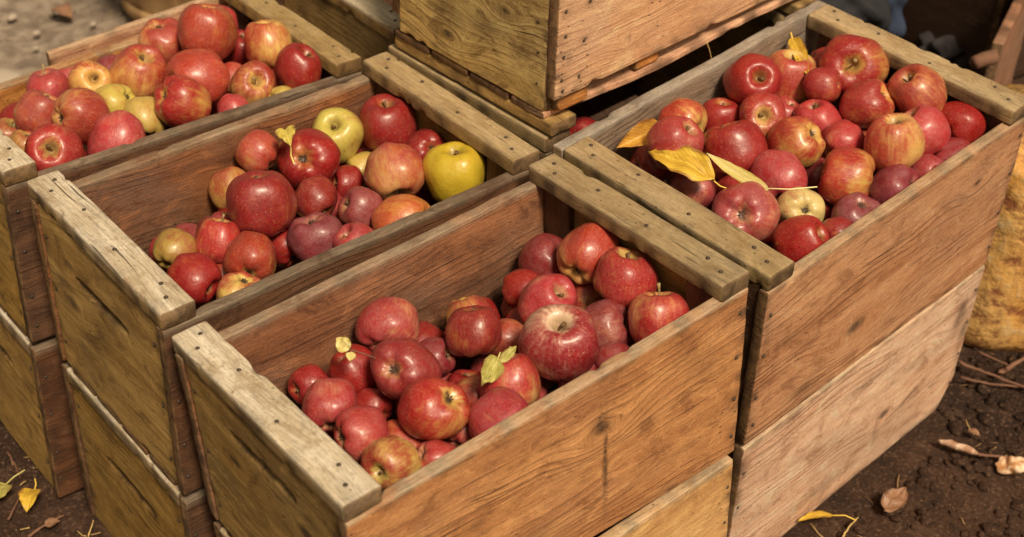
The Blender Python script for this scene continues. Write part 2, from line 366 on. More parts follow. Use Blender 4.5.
# the raised crate on top, its boards end above loose bottom slats
def raised():
    L, W, H = .5, .297, .27
    fm = Matrix.Translation((.5235, .3345, .0)) @ Matrix.Rotation(R(3.2), 4, 'Z')
    root = empty('wooden_crate', fm @ Matrix.Translation((L/2, W/2, 0)))
    tag(root, 'raised crate stacked on top of the others with splintered bottom slats', 'crate', 'stacked wooden apple crates')
    off = Vector((L/2, W/2, 0))
    def P(a, b, c): return Vector((a, b, c))-off
    def ragged(x, y, z):
        if y < -.09: y += (n3(x*5, 1, 2)*.005+n3(x*24, 4, 2)*.0008+.003*math.sin(x*9))*min(1, (-.09-y)/.03)
        return x, y, z
    b0 = .052; top = H
    board('side_board', L, top-b0, .016, P(L/2, .008, (top+b0)/2), X, Z, W_PINK, root, nl=120, kw=44, warp=ragged, seed=911, chips=5, wav=.0006,
          knots=[(.36, .03, .010), (.12, -.07, .005)], nails=[(.012, v, 1) for v in (-.1, -.085, -.055, -.03, .0, .03)]+[(.04, -.09, 1), (.045, -.045, 1), (.05, .0, 1)], stains_shade=[(.02, -.06, .006, .01, .5)])
    board('side_board', L, top-b0, .014, P(L/2, W-.007, (top+b0)/2), X, Z, W_SHADE, root, nl=20, kw=8)
    board('end_panel', W-.03, .165, .018, P(.009, W/2, .028+.0825+.0), -Y, Z, W_ENDY, root, nl=110, kw=70, knots=3, seed=77, wav=.002,
          stains_shade=[(.16, -.01, .03, .015, .6), (.10, -.02, .03, .02, .55), (.07, .03, .05, .01, .4), (.2, .02, .02, .01, .5)], nails=[(W-.045, v, 1) for v in (-.05, -.01, .03, .07)])
    board('end_panel', W-.03, .075, .018, P(.009, W/2, .195+.037), -Y, Z, W_END, root, nl=40, kw=16)
    board('end_panel', W-.03, H-.03, .018, P(L-.009, W/2, .03+(H-.03)/2), Y, Z, W_END, root, nl=20, kw=8)
    for xx in (.021, L-.021):
        board('cleat', W-.002, .040, .0165, P(xx, W/2, .00875), Y, -X, W_END, root, nl=40, kw=8, knots=0)
    def splint(x, y, z):
        X0 = x+L/2
        y += .012*math.exp(-((X0-.0)/.10)**2)*(1 if y < 0 else 0) - .004*math.exp(-((X0-.2)/.08)**2)
        z += .010*min(1, X0/.35) + n3(x*20, y*30, 0)*.001
        return x, y, z
    for k in range(4):
        sw = (W-.004)/4
        board('bottom_slat', L, sw-.006, .009, P(L/2, .002+sw*(k+.5), .0225), X, Y, W_SIDE if k == 0 else W_SHADE, root, nl=60 if k == 0 else 20, kw=10, knots=0,
              warp=splint if k == 0 else None, wav=.0014 if k == 0 else .001, chips=8 if k == 0 else 3)
    board('filler_block', .05, .021, .012, P(.035, .010, .0405), X, Z, W_SIDE3, root, nl=12, kw=5, knots=0, chips=2)
    board('filler_block', .04, .018, .012, P(.165, .012, .044), X, Z, W_SIDE3, root, nl=12, kw=5, knots=0, chips=2)
    return root
raised()
# loose plank leaning behind the far left crate
pk = board('loose_plank', .44, .11, .010, (0, 0, 0), X, Z, W_SIDE, None, nl=50, kw=12, seed=50, rim=True)
pk.matrix_world = Matrix.Translation((.40, .985, -.102)) @ Matrix.Rotation(R(-1.5), 4, 'Y') @ pk.matrix_basis
tag(pk, 'thin loose plank standing behind the far board of the far left crate', 'plank')
# ------------------------------------------------------------------ ground
n = NT('dirt')
pos = n.n('NewGeometry').outputs['Position']
a1 = n.noise(pos, 3.0, 4, .6); a2 = n.noise(pos, 28, 5, .65); a3 = n.noise(pos, 190, 4, .7)
c = n.mix(n.mr(a1, .35, .65), (.056, .028, .017), (.030, .015, .010))
c = n.mix(n.math('MULTIPLY', n.mr(a2, .5, .72), .6), c, (.115, .062, .040))
c = n.mix(n.math('MULTIPLY', n.mr(a3, .52, .7), .7), c, (.20, .12, .08)); c = n.mix(n.math('MULTIPLY', n.mr(a2, .46, .32), .6), c, (.02, .012, .009))
c = n.mix(n.math('MULTIPLY', n.mr(a3, .45, .28), .7), c, (.015, .009, .006))
# the dry mask paints brighter light into the dirt beyond the left column
x, y, z = n.sep(pos)
dry = n.mr(n.math('ADD', y, n.math('MULTIPLY', a1, .5)), 1.25, 1.9)
dry = n.math('MULTIPLY', dry, n.mr(x, 1.9, 1.3))
dc = n.mix(n.mr(a2, .35, .7), (.20, .15, .115), (.40, .32, .25)); dc = n.mix(n.mr(a3, .6, .75), dc, (.5, .44, .38))
c = n.mix(dry, c, dc)
fl = n.mr(n.voro(pos, 75), .06, .13, 1, 0); fl = n.math('MULTIPLY', fl, n.mr(n.noise(pos, 12, 2), .5, .62))
c = n.mix(n.math('MULTIPLY', fl, .8), c, (.34, .19, .11))
h = n.math('ADD', n.math('MULTIPLY', a2, 1.0), n.math('MULTIPLY', a3, .35))
DIRT = n.bsdf(Base_Color=c, Roughness=.9, Normal=n.bump(h, .9, .012), Specular_IOR_Level=.25)
GZ = -.5245
def gh(x, y):
    d = math.hypot(x-.5, y-.4)
    a = .006*n3(x*6, y*6, 1)+.004*n3(x*22, y*22, 5)+.0018*n3(x*70, y*70, 9)
    return GZ + a*(1 if d < 4 else max(0, 1-(d-4)/4)) - .002
def axis(c0, c1, step, far):
    v = list(np.arange(c0, c1, step)); s = step; q = c1
    hi = []; 
    while q < far: hi.append(q); s *= 1.35; q += s
    lo = []; s = step; q = c0
    while q > -far: s *= 1.35; q -= s; lo.append(q)
    return lo[::-1]+v+hi
gx = axis(-.35, 2.5, .0125, 120); gy = axis(-.45, 2.6, .0125, 120)
GV = [(a, b, gh(a, b)) for b in gy for a in gx]; nx = len(gx)
GF = [(j*nx+i, j*nx+i+1, (j+1)*nx+i+1, (j+1)*nx+i) for j in range(len(gy)-1) for i in range(nx-1)]
tag(mesh_obj('ground', GV, GF, DIRT), kind='structure')

def ico(seed, amp=.3, sub=1):
    bm = bmesh.new(); bmesh.ops.create_icosphere(bm, subdivisions=sub, radius=1)
    for v in bm.verts:
        k = 1+amp*n3(v.co.x*1.3+seed*7.1, v.co.y*1.3+seed*3.3, v.co.z*1.3)*1.6; v.co *= k
    V = [v.co.copy() for v in bm.verts]; F = [tuple(q.index for q in f.verts) for f in bm.faces]; bm.free(); return V, F
def inside_crates(x, y):
    return (-.02 < x < 1.04 and -.01 < y < .99) and not (x > 1.03)
rg = random.Random(5)
CL = [ico(k, .35, 2) for k in range(6)]
V = []; F = []
def clod_field(n_, x0, x1, y0, y1, smin, smax):
    for _ in range(n_):
        x = rg.uniform(x0, x1); y = rg.uniform(y0, y1)
        if inside_crates(x, y): continue
        if n3(x*4, y*4, 8)+rg.uniform(-.5, .5) < -.3: continue
        s = smin*(smax/smin)**(rg.random()**1.8); cv, cf = rg.choice(CL)
        M = Matrix.Translation((x, y, gh(x, y)+s*.25)) @ Matrix.Rotation(rg.uniform(0, 6.3), 4, 'Z') @ Matrix.Rotation(rg.uniform(0, 6.3), 4, 'X') @ Matrix.Diagonal((s, s*rg.uniform(.6, 1), s*rg.uniform(.5, .9), 1))
        b = len(V); V.extend(M @ v for v in cv); F.extend(tuple(b+i for i in f) for f in cf)
clod_field(6500, .35, 1.5, -.45, .45, .0016, .013)
clod_field(500, -.35, .05, .3, 1.0, .0015, .007)
clod_field(900, -.2, 1.5, 1.05, 2.3, .002, .013)
tag(mesh_obj('soil_clods', V, F, DIRT), 'crumbs and clods of dark soil scattered over the ground', 'soil', kind='stuff')

n = NT('straw'); rr = n.attr('tone'); STRAW = n.bsdf(Base_Color=n.mix(rr, (.62, .42, .16), (.22, .10, .05)), Roughness=.7)
def tube(pts, rad, q=6):
    V = []; F = []; pts = [Vector(p) for p in pts]
    for i, p in enumerate(pts):
        d = (pts[min(i+1, len(pts)-1)]-pts[max(i-1, 0)]).normalized(); a = d.orthogonal().normalized() if i == 0 else (a-d*a.dot(d)).normalized(); b = d.cross(a)
        r = rad[i] if isinstance(rad, (list, tuple)) else rad
        for k in range(q): t = 2*math.pi*k/q; V.append(p+a*r*math.cos(t)+b*r*math.sin(t))
    for i in range(len(pts)-1):
        for k in range(q): k2 = (k+1) % q; F.append((i*q+k, i*q+k2, (i+1)*q+k2, (i+1)*q+k))
    F.append(tuple(reversed(range(q)))); F.append(tuple((len(pts)-1)*q+k for k in range(q)))
    return V, F
V = []; F = []; T = []
def straw_field(n_, x0, x1, y0, y1, l0, l1):
    for _ in range(n_):
        x = rg.uniform(x0, x1); y = rg.uniform(y0, y1)
        if inside_crates(x, y): continue
        l = rg.uniform(l0, l1); an = rg.uniform(0, 6.3); dx, dy = math.cos(an)*l, math.sin(an)*l; bz = rg.uniform(-.1, .1)
        pts = [(x+dx*k/3-dy*bz*math.sin(k), y+dy*k/3+dx*bz*math.sin(k), gh(x+dx*k/3, y+dy*k/3)+.0035+.0015*k*rg.random()) for k in range(4)]
        v, f = tube(pts, rg.uniform(.0003, .0009), 4); b = len(V); V.extend(v); F.extend(tuple(b+i for i in q) for q in f); T.extend([rg.random()]*len(v))
straw_field(260, .4, 1.5, -.45, .35, .006, .03); straw_field(60, -.3, .0, .4, .9, .008, .03); straw_field(150, 0, 1.4, 1.1, 2.2, .01, .04)
so_ = mesh_obj('straw_bits', V, F, STRAW); a = so_.data.attributes.new('tone', 'FLOAT', 'POINT'); a.data.foreach_set('value', T)
tag(so_, 'tiny bits of straw and dry stalk littered on the soil', 'straw', kind='stuff')

# twigs and dry stalks by the right crate
n = NT('twig_bark'); BARK = n.bsdf(Base_Color=n.mix(n.noise(n.n('TexCoord').outputs['Object'], 60, 4), (.10, .045, .025), (.27, .13, .08)), Roughness=.8)
def twig(pts, r0, label, name='twig', mat=None, group=None):
    P = [Vector(p) for p in pts]; Q = []
    for i in range(len(P)-1):
        for k in range(6): Q.append(P[i].lerp(P[i+1], k/6)+Vector((n3(i*3+k*.7, r0*900, 1), n3(i*3+k*.7, 4, r0*900), 0))*r0*1.2)
    Q.append(P[-1]); rad = [r0*(1-.55*i/len(Q))*(1+.25*n3(i*.9, r0*500, 2)) for i in range(len(Q))]
    v, f = tube(Q, rad, 8); o = mesh_obj(name, v, f, mat or BARK); tag(o, label, name, group); return o
twig([(1.1380, 0.0870, -0.5050), (1.1540, 0.0500, -0.5080), (1.1850, -0.0320, -0.5120)], .0030, 'long reddish stalk running from the right crate corner to the right edge', 'stalk')
twig([(1.1170, 0.0670, -0.5100), (1.1440, 0.0330, -0.5140), (1.1890, -0.0130, -0.5140)], .0024, 'thin reddish stalk lying just below the long one', 'stalk')
twig([(1.1680, 0.0340, -0.5080), (1.1900, 0.0310, -0.5000), (1.2460, 0.0230, -0.4950)], .0045, 'thick dark twig crossing in front of the golden stump', 'twig')
twig([(1.1810, 0.0830, -0.5050), (1.1910, 0.0340, -0.5050)], .0022, 'short dark twig at the foot of the golden stump', 'twig')
twig([(-0.1010, 0.6260, -0.5170), (-0.0700, 0.6310, -0.5140), (-0.0490, 0.6280, -0.5120)], .0022, 'dark bent twig on the soil under the left crates', 'twig')
twig([(-0.0590, 0.7850, -0.5120), (-0.0610, 0.7550, -0.5140), (-0.0650, 0.7300, -0.5150)], .0014, 'grey thin twig at the far left edge above the yellow leaf', 'twig')
twig([(-0.1100, 0.6670, -0.5140), (-0.0830, 0.6930, -0.5120)], .0014, 'short straight twig left of the yellow leaf', 'twig')
twig([(-0.0410, 0.5730, -0.5120), (-0.0300, 0.5790, -0.5000), (-0.0270, 0.5800, -0.4950)], .0009, 'pale upright straw at the foot of the middle left crates', 'straw', STRAW)
twig([(0.7380, -0.0300, -0.5140), (0.7590, -0.0240, -0.5120), (0.7770, -0.0230, -0.5080)], .0012, 'pale straw crossing the stem of the yellow leaf on the right soil', 'straw', STRAW)

# pale root and chunk on the right soil
n = NT('pale_root'); oc = n.n('TexCoord').outputs['Object']
pn = n.noise(oc, 90, 4, .6)
ROOTM = n.bsdf(Base_Color=n.mix(n.mr(pn, .38, .66), (.34, .17, .10), (.66, .48, .36)), Roughness=.75, Normal=n.bump(pn, .9, .003))
v, f = tube([(0.9830, 0.0060, -0.5120), (0.9840, -0.0010, -0.5110), (0.9870, -0.0120, -0.5080), (0.9900, -0.0210, -0.5070), (0.9970, -0.0300, -0.5080), (0.9990, -0.0400, -0.5090), (1.0020, -0.0460, -0.5100)], [.001, .0036, .0052, .0062, .0054, .0048, .0014], 12)
v = [p+Vector((n3(p.x*130, p.y*130, 1), n3(p.x*130, p.y*130, 7), n3(p.x*130, p.y*130, 3)))*.0022 for p in v]
tag(mesh_obj('dried_root', v, f, ROOTM), 'pale tapering dried root on the dark soil at the right', 'root')
twig([(1.0050, -0.0430, -0.5120), (1.0110, -0.0540, -0.5120), (1.0270, -0.0670, -0.5130), (1.0530, -0.0980, -0.5140)], .0026, 'grey dry stalk end joining the pale root and the tan chunk', 'stalk')
n = NT('pale_chunk'); oc = n.n('TexCoord').outputs['Object']; pn = n.noise(oc, 80, 4, .6)
CHM = n.bsdf(Base_Color=n.mix(n.mr(pn, .38, .62), (.52, .25, .09), (.78, .58, .42)), Roughness=.7, Normal=n.bump(pn, .8, .004))
v, f = ico(3.3, .5, 4); o = mesh_obj('dried_chunk', [Vector((p.x*.021, p.y*.013, p.z*.011)) for p in v], f, CHM); o.location = (1.0220, -0.0920, -0.5090); o.rotation_euler = (0, 0, -.9)
tag(o, 'knobbly pale tan chunk at the right edge beside the dried root', 'chunk')

# ------------------------------------------------------------------ leaves
def leaf_mat(name, c1, c2, c3, t=.45):
    n = NT(name); g = n.attr('lf', out='Vector'); x, y, z = n.sep(g)
    a = n.noise(g, 2.2, 4, .6); vein = n.math('ABSOLUTE', y)
    sv = n.math('SINE', n.math('ADD', n.math('MULTIPLY', x, 62), n.math('MULTIPLY', vein, -28)))
    c = n.mix(n.mr(a, t-.12, t+.16), c1, c2); c = n.mix(n.math('MULTIPLY', n.mr(n.noise(g, 7, 4, .65), .56, .7), .8), c, c3)
    c = n.mix(n.mr(vein, .05, .0), c, tuple(min(1, q*1.25+.03) for q in c1)); c = n.mix(n.math('MULTIPLY', n.mr(sv, .7, 1), .45), c, tuple(q*.55 for q in c2)); c = n.mix(n.math('MULTIPLY', n.mr(n.math('ADD', n.math('ABSOLUTE', y), n.math('MULTIPLY', a, .5)), .95, 1.2), .8), c, c3)
    h = n.math('ADD', n.mr(vein, .08, 0), n.math('MULTIPLY', sv, .15))
    n.bsdf(Base_Color=c, Roughness=.5, Normal=n.bump(h, .6, .0008)); 
    n.put(n.b.inputs['Subsurface Weight'], .0)
    return n.m
L_YEL = leaf_mat('leaf_yellow', (.68, .45, .05), (.50, .29, .03), (.24, .10, .025), .5)
L_PALE = leaf_mat('leaf_pale', (.70, .62, .30), (.62, .50, .16), (.40, .30, .06))
L_GRN = leaf_mat('leaf_green_yellow', (.52, .46, .14), (.34, .30, .07), (.26, .15, .04))
L_BRN = leaf_mat('leaf_brown', (.24, .12, .06), (.32, .17, .10), (.10, .05, .03))
L_CURL = leaf_mat('leaf_curled', (.66, .38, .05), (.50, .24, .05), (.26, .10, .03))
L_GY = leaf_mat('leaf_yellow_green', (.62, .50, .12), (.50, .38, .06), (.25, .14, .04))
def leaf(base, tip, width, nrm, mat, label, curl=.0, fold=.2, stem=(), shape=1.0, wave=.06, group=None, notch=0, stem_r=.0008, twist=0, cat='leaf', seed=1, smat=None, thick=.0004):
    b = Vector(base); t_ = Vector(tip); ax = t_-b; L = ax.length; ax.normalize(); nr = Vector(nrm); nr = (nr-ax*nr.dot(ax)).normalized(); sd = ax.cross(nr)
    NU, NV = 26, 12; V = []; G = []
    for side in (1, -1):
        for i in range(NU+1):
            u = i/NU; wd = math.sin(math.pi*min(1, u**(.75*shape)))**.85*width/2+.0002
            if notch: wd = width/2*(min(1, u*1.5)**1.3)*(1+.08*math.sin(u*26))
            an = twist*(u-.5); n_ = nr*math.cos(an)+sd*math.sin(an); s_ = sd*math.cos(an)-nr*math.sin(an)
            for j in range(NV+1):
                v = (j/NV)*2-1; uu = u
                if notch: uu = u*(1-notch*(1-abs(v))**2*u*.5)*(1-.25*v*v*u)
                p = b+ax*(L*uu)+n_*(curl*math.sin(math.pi*u)+fold*abs(v)*wd+n3(u*4+seed, v*1.5, seed*2)*wave*width+math.sin(u*19+seed+v)*abs(v)**2*wave*.35*width)+s_*(v*wd*(1+.05*math.sin(u*40)*(.5+.5*n3(u*9, v, seed))))
                V.append(p+n_*thick*.5*side); G.append((u, v*(wd/(width/2)), seed))
    F = []; M_ = (NU+1)*(NV+1)
    for s in (0, 1):
        for i in range(NU):
            for j in range(NV):
                q = (s*M_+i*(NV+1)+j, s*M_+i*(NV+1)+j+1, s*M_+(i+1)*(NV+1)+j+1, s*M_+(i+1)*(NV+1)+j); F.append(q if s == 0 else q[::-1])
    o = mesh_obj('fallen_leaf', V, F, mat); a = o.data.attributes.new('lf', 'FLOAT_VECTOR', 'POINT'); a.data.foreach_set('vector', np.array(G, dtype=np.float32).ravel())
    tag(o, label, cat, group)
    if stem:
        v, f = tube([b+ax*L*.04]+[Vector(p) for p in stem], stem_r, 6); mesh_obj('leaf_stem', v, f, smat or mat, o)
    return o
ZU = (0, 0, 1)
VW = tuple(-fwd)
leaf((0.7500, -0.0010, -0.5050), (0.7020, 0.0170, -0.5000), .016, (.1, .2, 1), L_YEL, 'yellow leaf with long stem on the soil at the foot of the right crate', curl=.004, stem=[(0.7640, -0.0110, -0.5060), (0.7700, -0.0240, -0.5080)], seed=2)
leaf((0.8140, -0.0360, -0.5080), (0.8650, -0.0310, -0.5050), .030, (.1, -.1, 1), L_BRN, 'crumpled grey brown dead leaf on the dark soil', curl=.003, wave=.16, seed=3)
leaf((-0.0610, 0.6880, -0.5050), (-0.0870, 0.6560, -0.5050), .028, (-.3, -.3, 1), L_YEL, 'yellow curled leaf with upright stem on soil at the lower left', curl=.006, fold=.5, stem=[(-0.0570, 0.6910, -0.5000), (-0.0550, 0.6970, -0.4950)], seed=4)
leaf((-0.0880, 0.7210, -0.5050), (-0.1170, 0.6980, -0.5050), .034, (-.3, -.3, 1), L_GRN, 'green leaf with long stem cut off by the left edge', curl=.006, fold=.3, stem=[(-0.0750, 0.7220, -0.5000), (-0.0590, 0.7200, -0.4950)], seed=5)
leaf((-0.0780, 0.6210, -0.5080), (-0.0580, 0.6190, -0.5080), .016, ZU, L_BRN, 'small brown dead leaf under the yellow one at lower left', curl=.002, seed=6)
leaf((0.5690, 1.9690, -0.5050), (0.5790, 1.9040, -0.5050), .040, (0, -.3, 1), L_BRN, 'dusty pinkish dead leaf on the pale ground, top left', curl=.008, seed=7)
leaf((1.0350, -0.0080, -0.5120), (1.0380, -0.0260, -0.5120), .012, ZU, L_BRN, 'tiny reddish leaf scrap above the dried root', curl=.002, seed=8)

# right crate leaves
leaf((0.6160, 0.1610, -0.0040), (0.5980, 0.2490, -0.0040), .040, (-.2, -.45, 1), L_YEL, 'broad bright yellow leaf folded between pink apples, right crate', curl=.008, fold=.25, wave=.14, seed=9, stem=[(0.6220, 0.1560, -0.0120), (0.6340, 0.1390, -0.0160)])
leaf((0.6550, 0.2860, -0.0120), (0.5950, 0.2980, -0.0220), .030, (.3, -.7, .8), L_CURL, 'curled brown yellow leaf at the back left corner of the right crate', curl=.008, fold=.9, wave=.14, seed=10)
leaf((0.6500, 0.1100, -0.0040), (0.6380, 0.1960, 0.0060), .017, (-.35, -.5, 1), L_PALE, 'long pale narrow leaf with a straight stem across the right crate apples', curl=-.006, fold=.35, wave=.05, seed=11, stem=[(0.6680, 0.0940, -0.0020), (0.6930, 0.0770, 0.0000)], stem_r=.0008)
leaf((0.9270, 0.3230, 0.0060), (0.8700, 0.2450, 0.0040), .020, (-.6, -.5, .6), L_YEL, 'yellow leaf hanging point down at the back board of the right crate', curl=.003, fold=.5, wave=.08, seed=12, stem=[(0.9400, 0.3390, 0.0080), (0.9480, 0.3550, 0.0120)], stem_r=.0010)
# middle left crate leaf
leaf((0.2800, 0.5220, -0.0120), (0.2910, 0.5540, -0.0020), .024, (-.3, -.4, .8), L_GY, 'small yellow heart shaped leaf lying on the deep crimson apple', curl=.002, fold=.35, wave=.10, notch=.35, seed=13, stem=[(0.2720, 0.5100, -0.0140), (0.2680, 0.4970, -0.0170)], stem_r=.0009)
# front crate leaves
leaf((0.1390, 0.1960, -0.0300), (0.1360, 0.2140, -0.0250), .016, VW, L_PALE, 'small withered yellow leaf at the stem of a dark red apple, front crate', fold=.3, wave=.12, seed=14, stem=[(0.1500, 0.1900, -0.0360), (0.1590, 0.1790, -0.0400)], stem_r=.0008, smat=BARK)
leaf((0.1390, 0.1920, -0.0300), (0.1320, 0.1860, -0.0340), .010, VW, L_PALE, 'tiny torn leaf scrap hanging below the withered one', fold=.3, wave=.12, seed=15)
leaf((0.2470, 0.0940, -0.0280), (0.2130, 0.0760, -0.0320), .022, VW, L_GRN, 'torn green yellow leaf drooping over the rosy yellow apple', fold=.3, wave=.18, seed=16, stem=[(0.2510, 0.0960, -0.0240)])
leaf((0.2460, 0.0900, -0.0300), (0.2680, 0.0920, -0.0220), .010, VW, L_GRN, 'narrow dry leaf pointing up beside the torn green one', fold=.4, wave=.15, seed=17)
# dangling straw below the raised crate
twig([(0.7750, 0.3350, 0.0450), (0.7840, 0.3370, 0.0300), (0.7940, 0.3390, 0.0100)], .0009, 'pale straw dangling from the raised crate over the right crate', 'straw', STRAW)

# ------------------------------------------------------------------ background things
# bushel basket
n = NT('basket_wood'); g = n.attr('gc', out='Vector')
bn = n.noise(n.vmath('MULTIPLY', g, (30, 30, 3)), 1, 4, .6)
BASK = n.bsdf(Base_Color=n.mix(n.mr(bn, .35, .7), (.46, .29, .14), (.27, .15, .06)), Roughness=.7, Normal=n.bump(bn, .6, .002))
def rings(prof, q, jit, c0, mat, name, parent=None):
    V = []; F = []; G = []
    for i, (r, z) in enumerate(prof):
        for k in range(q):
            t = 2*math.pi*k/q; rr_ = r+jit(k, i); V.append((c0[0]+rr_*math.cos(t), c0[1]+rr_*math.sin(t), c0[2]+z)); G.append((t*.2, .3*r, z))
    for i in range(len(prof)-1):
        for k in range(q): k2 = (k+1) % q; F.append((i*q+k, i*q+k2, (i+1)*q+k2, (i+1)*q+k))
    o = mesh_obj(name, V, F, mat, parent); a = o.data.attributes.new('gc', 'FLOAT_VECTOR', 'POINT'); a.data.foreach_set('vector', np.array(G, dtype=np.float32).ravel()); return o
bk = empty('bushel_basket', Matrix.Translation((.86, 1.80, GZ)))
tag(bk, 'tan slatted bushel basket on the ground behind the far left crate', 'basket')
stv = lambda k, i: .003 if (k//3) % 2 else 0
rings([(.0, .004), (.17, .004), (.175, .01), (.185, .06), (.20, .12), (.215, .18), (.23, .24), (.238, .30), (.232, .30), (.21, .2), (.175, .03), (0, .02)], 96, stv, (0, 0, 0), BASK, 'basket_wall', bk)
for z, r in ((.05, .189), (.17, .219), (.28, .242)):
    rings([(r, z-.014), (r+.005, z-.013), (r+.006, z+.013), (r+.001, z+.014)], 72, lambda k, i: 0, (0, 0, 0), BASK, 'hoop', bk)
# stump
n = NT('peeling_wood'); oc = n.n('TexCoord').outputs['Object']
s1 = n.noise(n.vmath('MULTIPLY', oc, (9, 9, 4)), 1, 5, .6); s2 = n.noise(n.vmath('MULTIPLY', oc, (22, 22, 26)), 1, 5, .65); s3 = n.noise(n.vmath('MULTIPLY', oc, (70, 70, 12)), 1, 3, .6)
c = n.mix(n.mr(s1, .35, .65), (.80, .48, .17), (.66, .32, .07)); c = n.mix(n.math('MULTIPLY', n.mr(s2, .52, .66), .8), c, (.62, .47, .28))
c = n.mix(n.math('MULTIPLY', n.mr(s2, .50, .36), .85), c, (.22, .06, .03)); c = n.mix(n.math('MULTIPLY', n.mr(s3, .55, .75), .35), c, (.2, .08, .03))
PEEL = n.bsdf(Base_Color=c, Roughness=.65, Normal=n.bump(n.math('ADD', s2, n.math('MULTIPLY', s3, .3)), .9, .008))
V = []; F = []; q = 72; nz = 30
for i in range(nz+1):
    z = .33*i/nz; e = .985 if i > nz-2 else 1; rr_ = .128*(1+.0*z)*e*(1-.10*math.exp(-z/.012))
    for k in range(q):
        t = 2*math.pi*k/q; r_ = rr_*(1+.07*n3(math.cos(t)*1.5, math.sin(t)*1.5, z*3)+.035*n3(math.cos(t)*5, math.sin(t)*5, z*9)-.05*max(0, math.cos(3*t+.6))**6)
        V.append((r_*math.cos(t), r_*math.sin(t), z))
for i in range(nz):
    for k in range(q): k2 = (k+1) % q; F.append((i*q+k, i*q+k2, (i+1)*q+k2, (i+1)*q+k))
F.append(tuple((nz)*q+k for k in range(q)))
o = mesh_obj('tree_stump', V, F, PEEL); o.location = (1.317, .155, GZ-.004)
tag(o, 'golden peeling tree stump standing behind the right crate', 'stump')
# pale lump added to stand for a sunlit patch of ground, far left
n = NT('pale_stone'); STONE = n.bsdf(Base_Color=n.mix(n.noise(n.n('TexCoord').outputs['Object'], 8, 4), (.34, .27, .21), (.50, .42, .34)), Roughness=.8)
v, f = ico(9.1, .3, 3); o = mesh_obj('sun_patch_lump', [Vector((p.x*.07, p.y*.05, p.z*.02)) for p in v], f, STONE); o.location = (.33, 1.77, GZ+.006); tag(o, 'pale flat lump added for a sunlit patch of ground, far left', 'sun patch')
# pebbles behind the left column, each its own
for k, (p, s, lb) in enumerate((((0.6060, 1.8620, -0.5100), .007, 'small light pebble right of the pinkish leaf'), ((0.4950, 1.8970, -0.5100), .009, 'small pebble between the pinkish leaf and the bright patch'), ((0.4670, 1.8380, -0.5100), .007, 'tiny pebble near the far left crate'), ((0.4850, 1.9940, -0.5100), .011, 'pale stone at the top left corner'))):
    v, f = ico(k+2.2, .3, 2); o = mesh_obj('pebble', [Vector((a_.x*s, a_.y*s*.8, a_.z*s*.6)) for a_ in v], f, STONE); o.location = p; tag(o, lb, 'pebble', 'pebbles on the pale ground')
# dark shade things, upper right: cloth bundles, dark crate, lit crate
def cloth_mat(name, c1, c2):
    n = NT(name); oc = n.n('TexCoord').outputs['Object']; return n.bsdf(Base_Color=n.mix(n.noise(oc, 14, 3), c1, c2), Roughness=.9)
def bundle(name, loc, s, seed, mat, label, rz=0):
    v, f = ico(seed, .25, 5); pts = []
    for p in v:
        k = 1+.13*math.sin(p.x*9+p.z*6+seed+2*n3(p.x*2, p.y*2, seed))+.10*n3(p.x*4, p.y*4, p.z*4+seed); pts.append(Vector((p.x*s[0]*k, p.y*s[1]*k, max(-.55, p.z)*s[2]*k)))
    o = mesh_obj(name, pts, f, mat); o.location = Vector(loc)+Vector((0, 0, s[2]*.55)); o.rotation_euler = (0, 0, rz); tag(o, label, 'cloth'); return o
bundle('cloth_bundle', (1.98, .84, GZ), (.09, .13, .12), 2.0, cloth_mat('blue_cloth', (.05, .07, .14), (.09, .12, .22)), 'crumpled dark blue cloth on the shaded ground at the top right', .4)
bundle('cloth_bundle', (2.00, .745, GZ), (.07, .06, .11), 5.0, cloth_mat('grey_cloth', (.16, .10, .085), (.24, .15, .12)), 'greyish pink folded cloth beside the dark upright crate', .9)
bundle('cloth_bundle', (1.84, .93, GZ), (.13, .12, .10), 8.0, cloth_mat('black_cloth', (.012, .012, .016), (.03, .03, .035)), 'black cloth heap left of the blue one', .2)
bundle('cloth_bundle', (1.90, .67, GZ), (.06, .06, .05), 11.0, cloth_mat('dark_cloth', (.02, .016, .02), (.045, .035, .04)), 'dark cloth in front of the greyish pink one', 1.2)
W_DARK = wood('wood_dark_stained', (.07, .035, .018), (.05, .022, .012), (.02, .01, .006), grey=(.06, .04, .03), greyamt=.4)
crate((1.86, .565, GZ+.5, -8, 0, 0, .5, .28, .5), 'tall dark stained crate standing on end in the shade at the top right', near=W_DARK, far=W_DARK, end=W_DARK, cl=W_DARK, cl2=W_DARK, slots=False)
W_RED = wood('wood_reddish_lit', (.46, .21, .11), (.32, .13, .06), (.14, .05, .025), greyamt=.3)
pl = board('leaning_board', .45, .27, .018, (0, 0, 0), X, Z, W_RED, None, nl=50, kw=20, seed=61, rim=True)
pl.matrix_world = Matrix.Translation((1.80, .50, GZ+.13)) @ Matrix.Rotation(R(24), 4, 'Z') @ pl.matrix_basis
tag(pl, 'reddish weathered board standing at the right edge behind the right crate', 'board')
v, f = tube([(1.4740, 0.3730, -0.2400), (1.4980, 0.3710, -0.2400), (1.5140, 0.3600, -0.2350)], [.011, .012, .012], 16)
o = mesh_obj('branch_piece', v, f, BARK); tag(o, 'short round branch end lying against the reddish crate', 'branch')
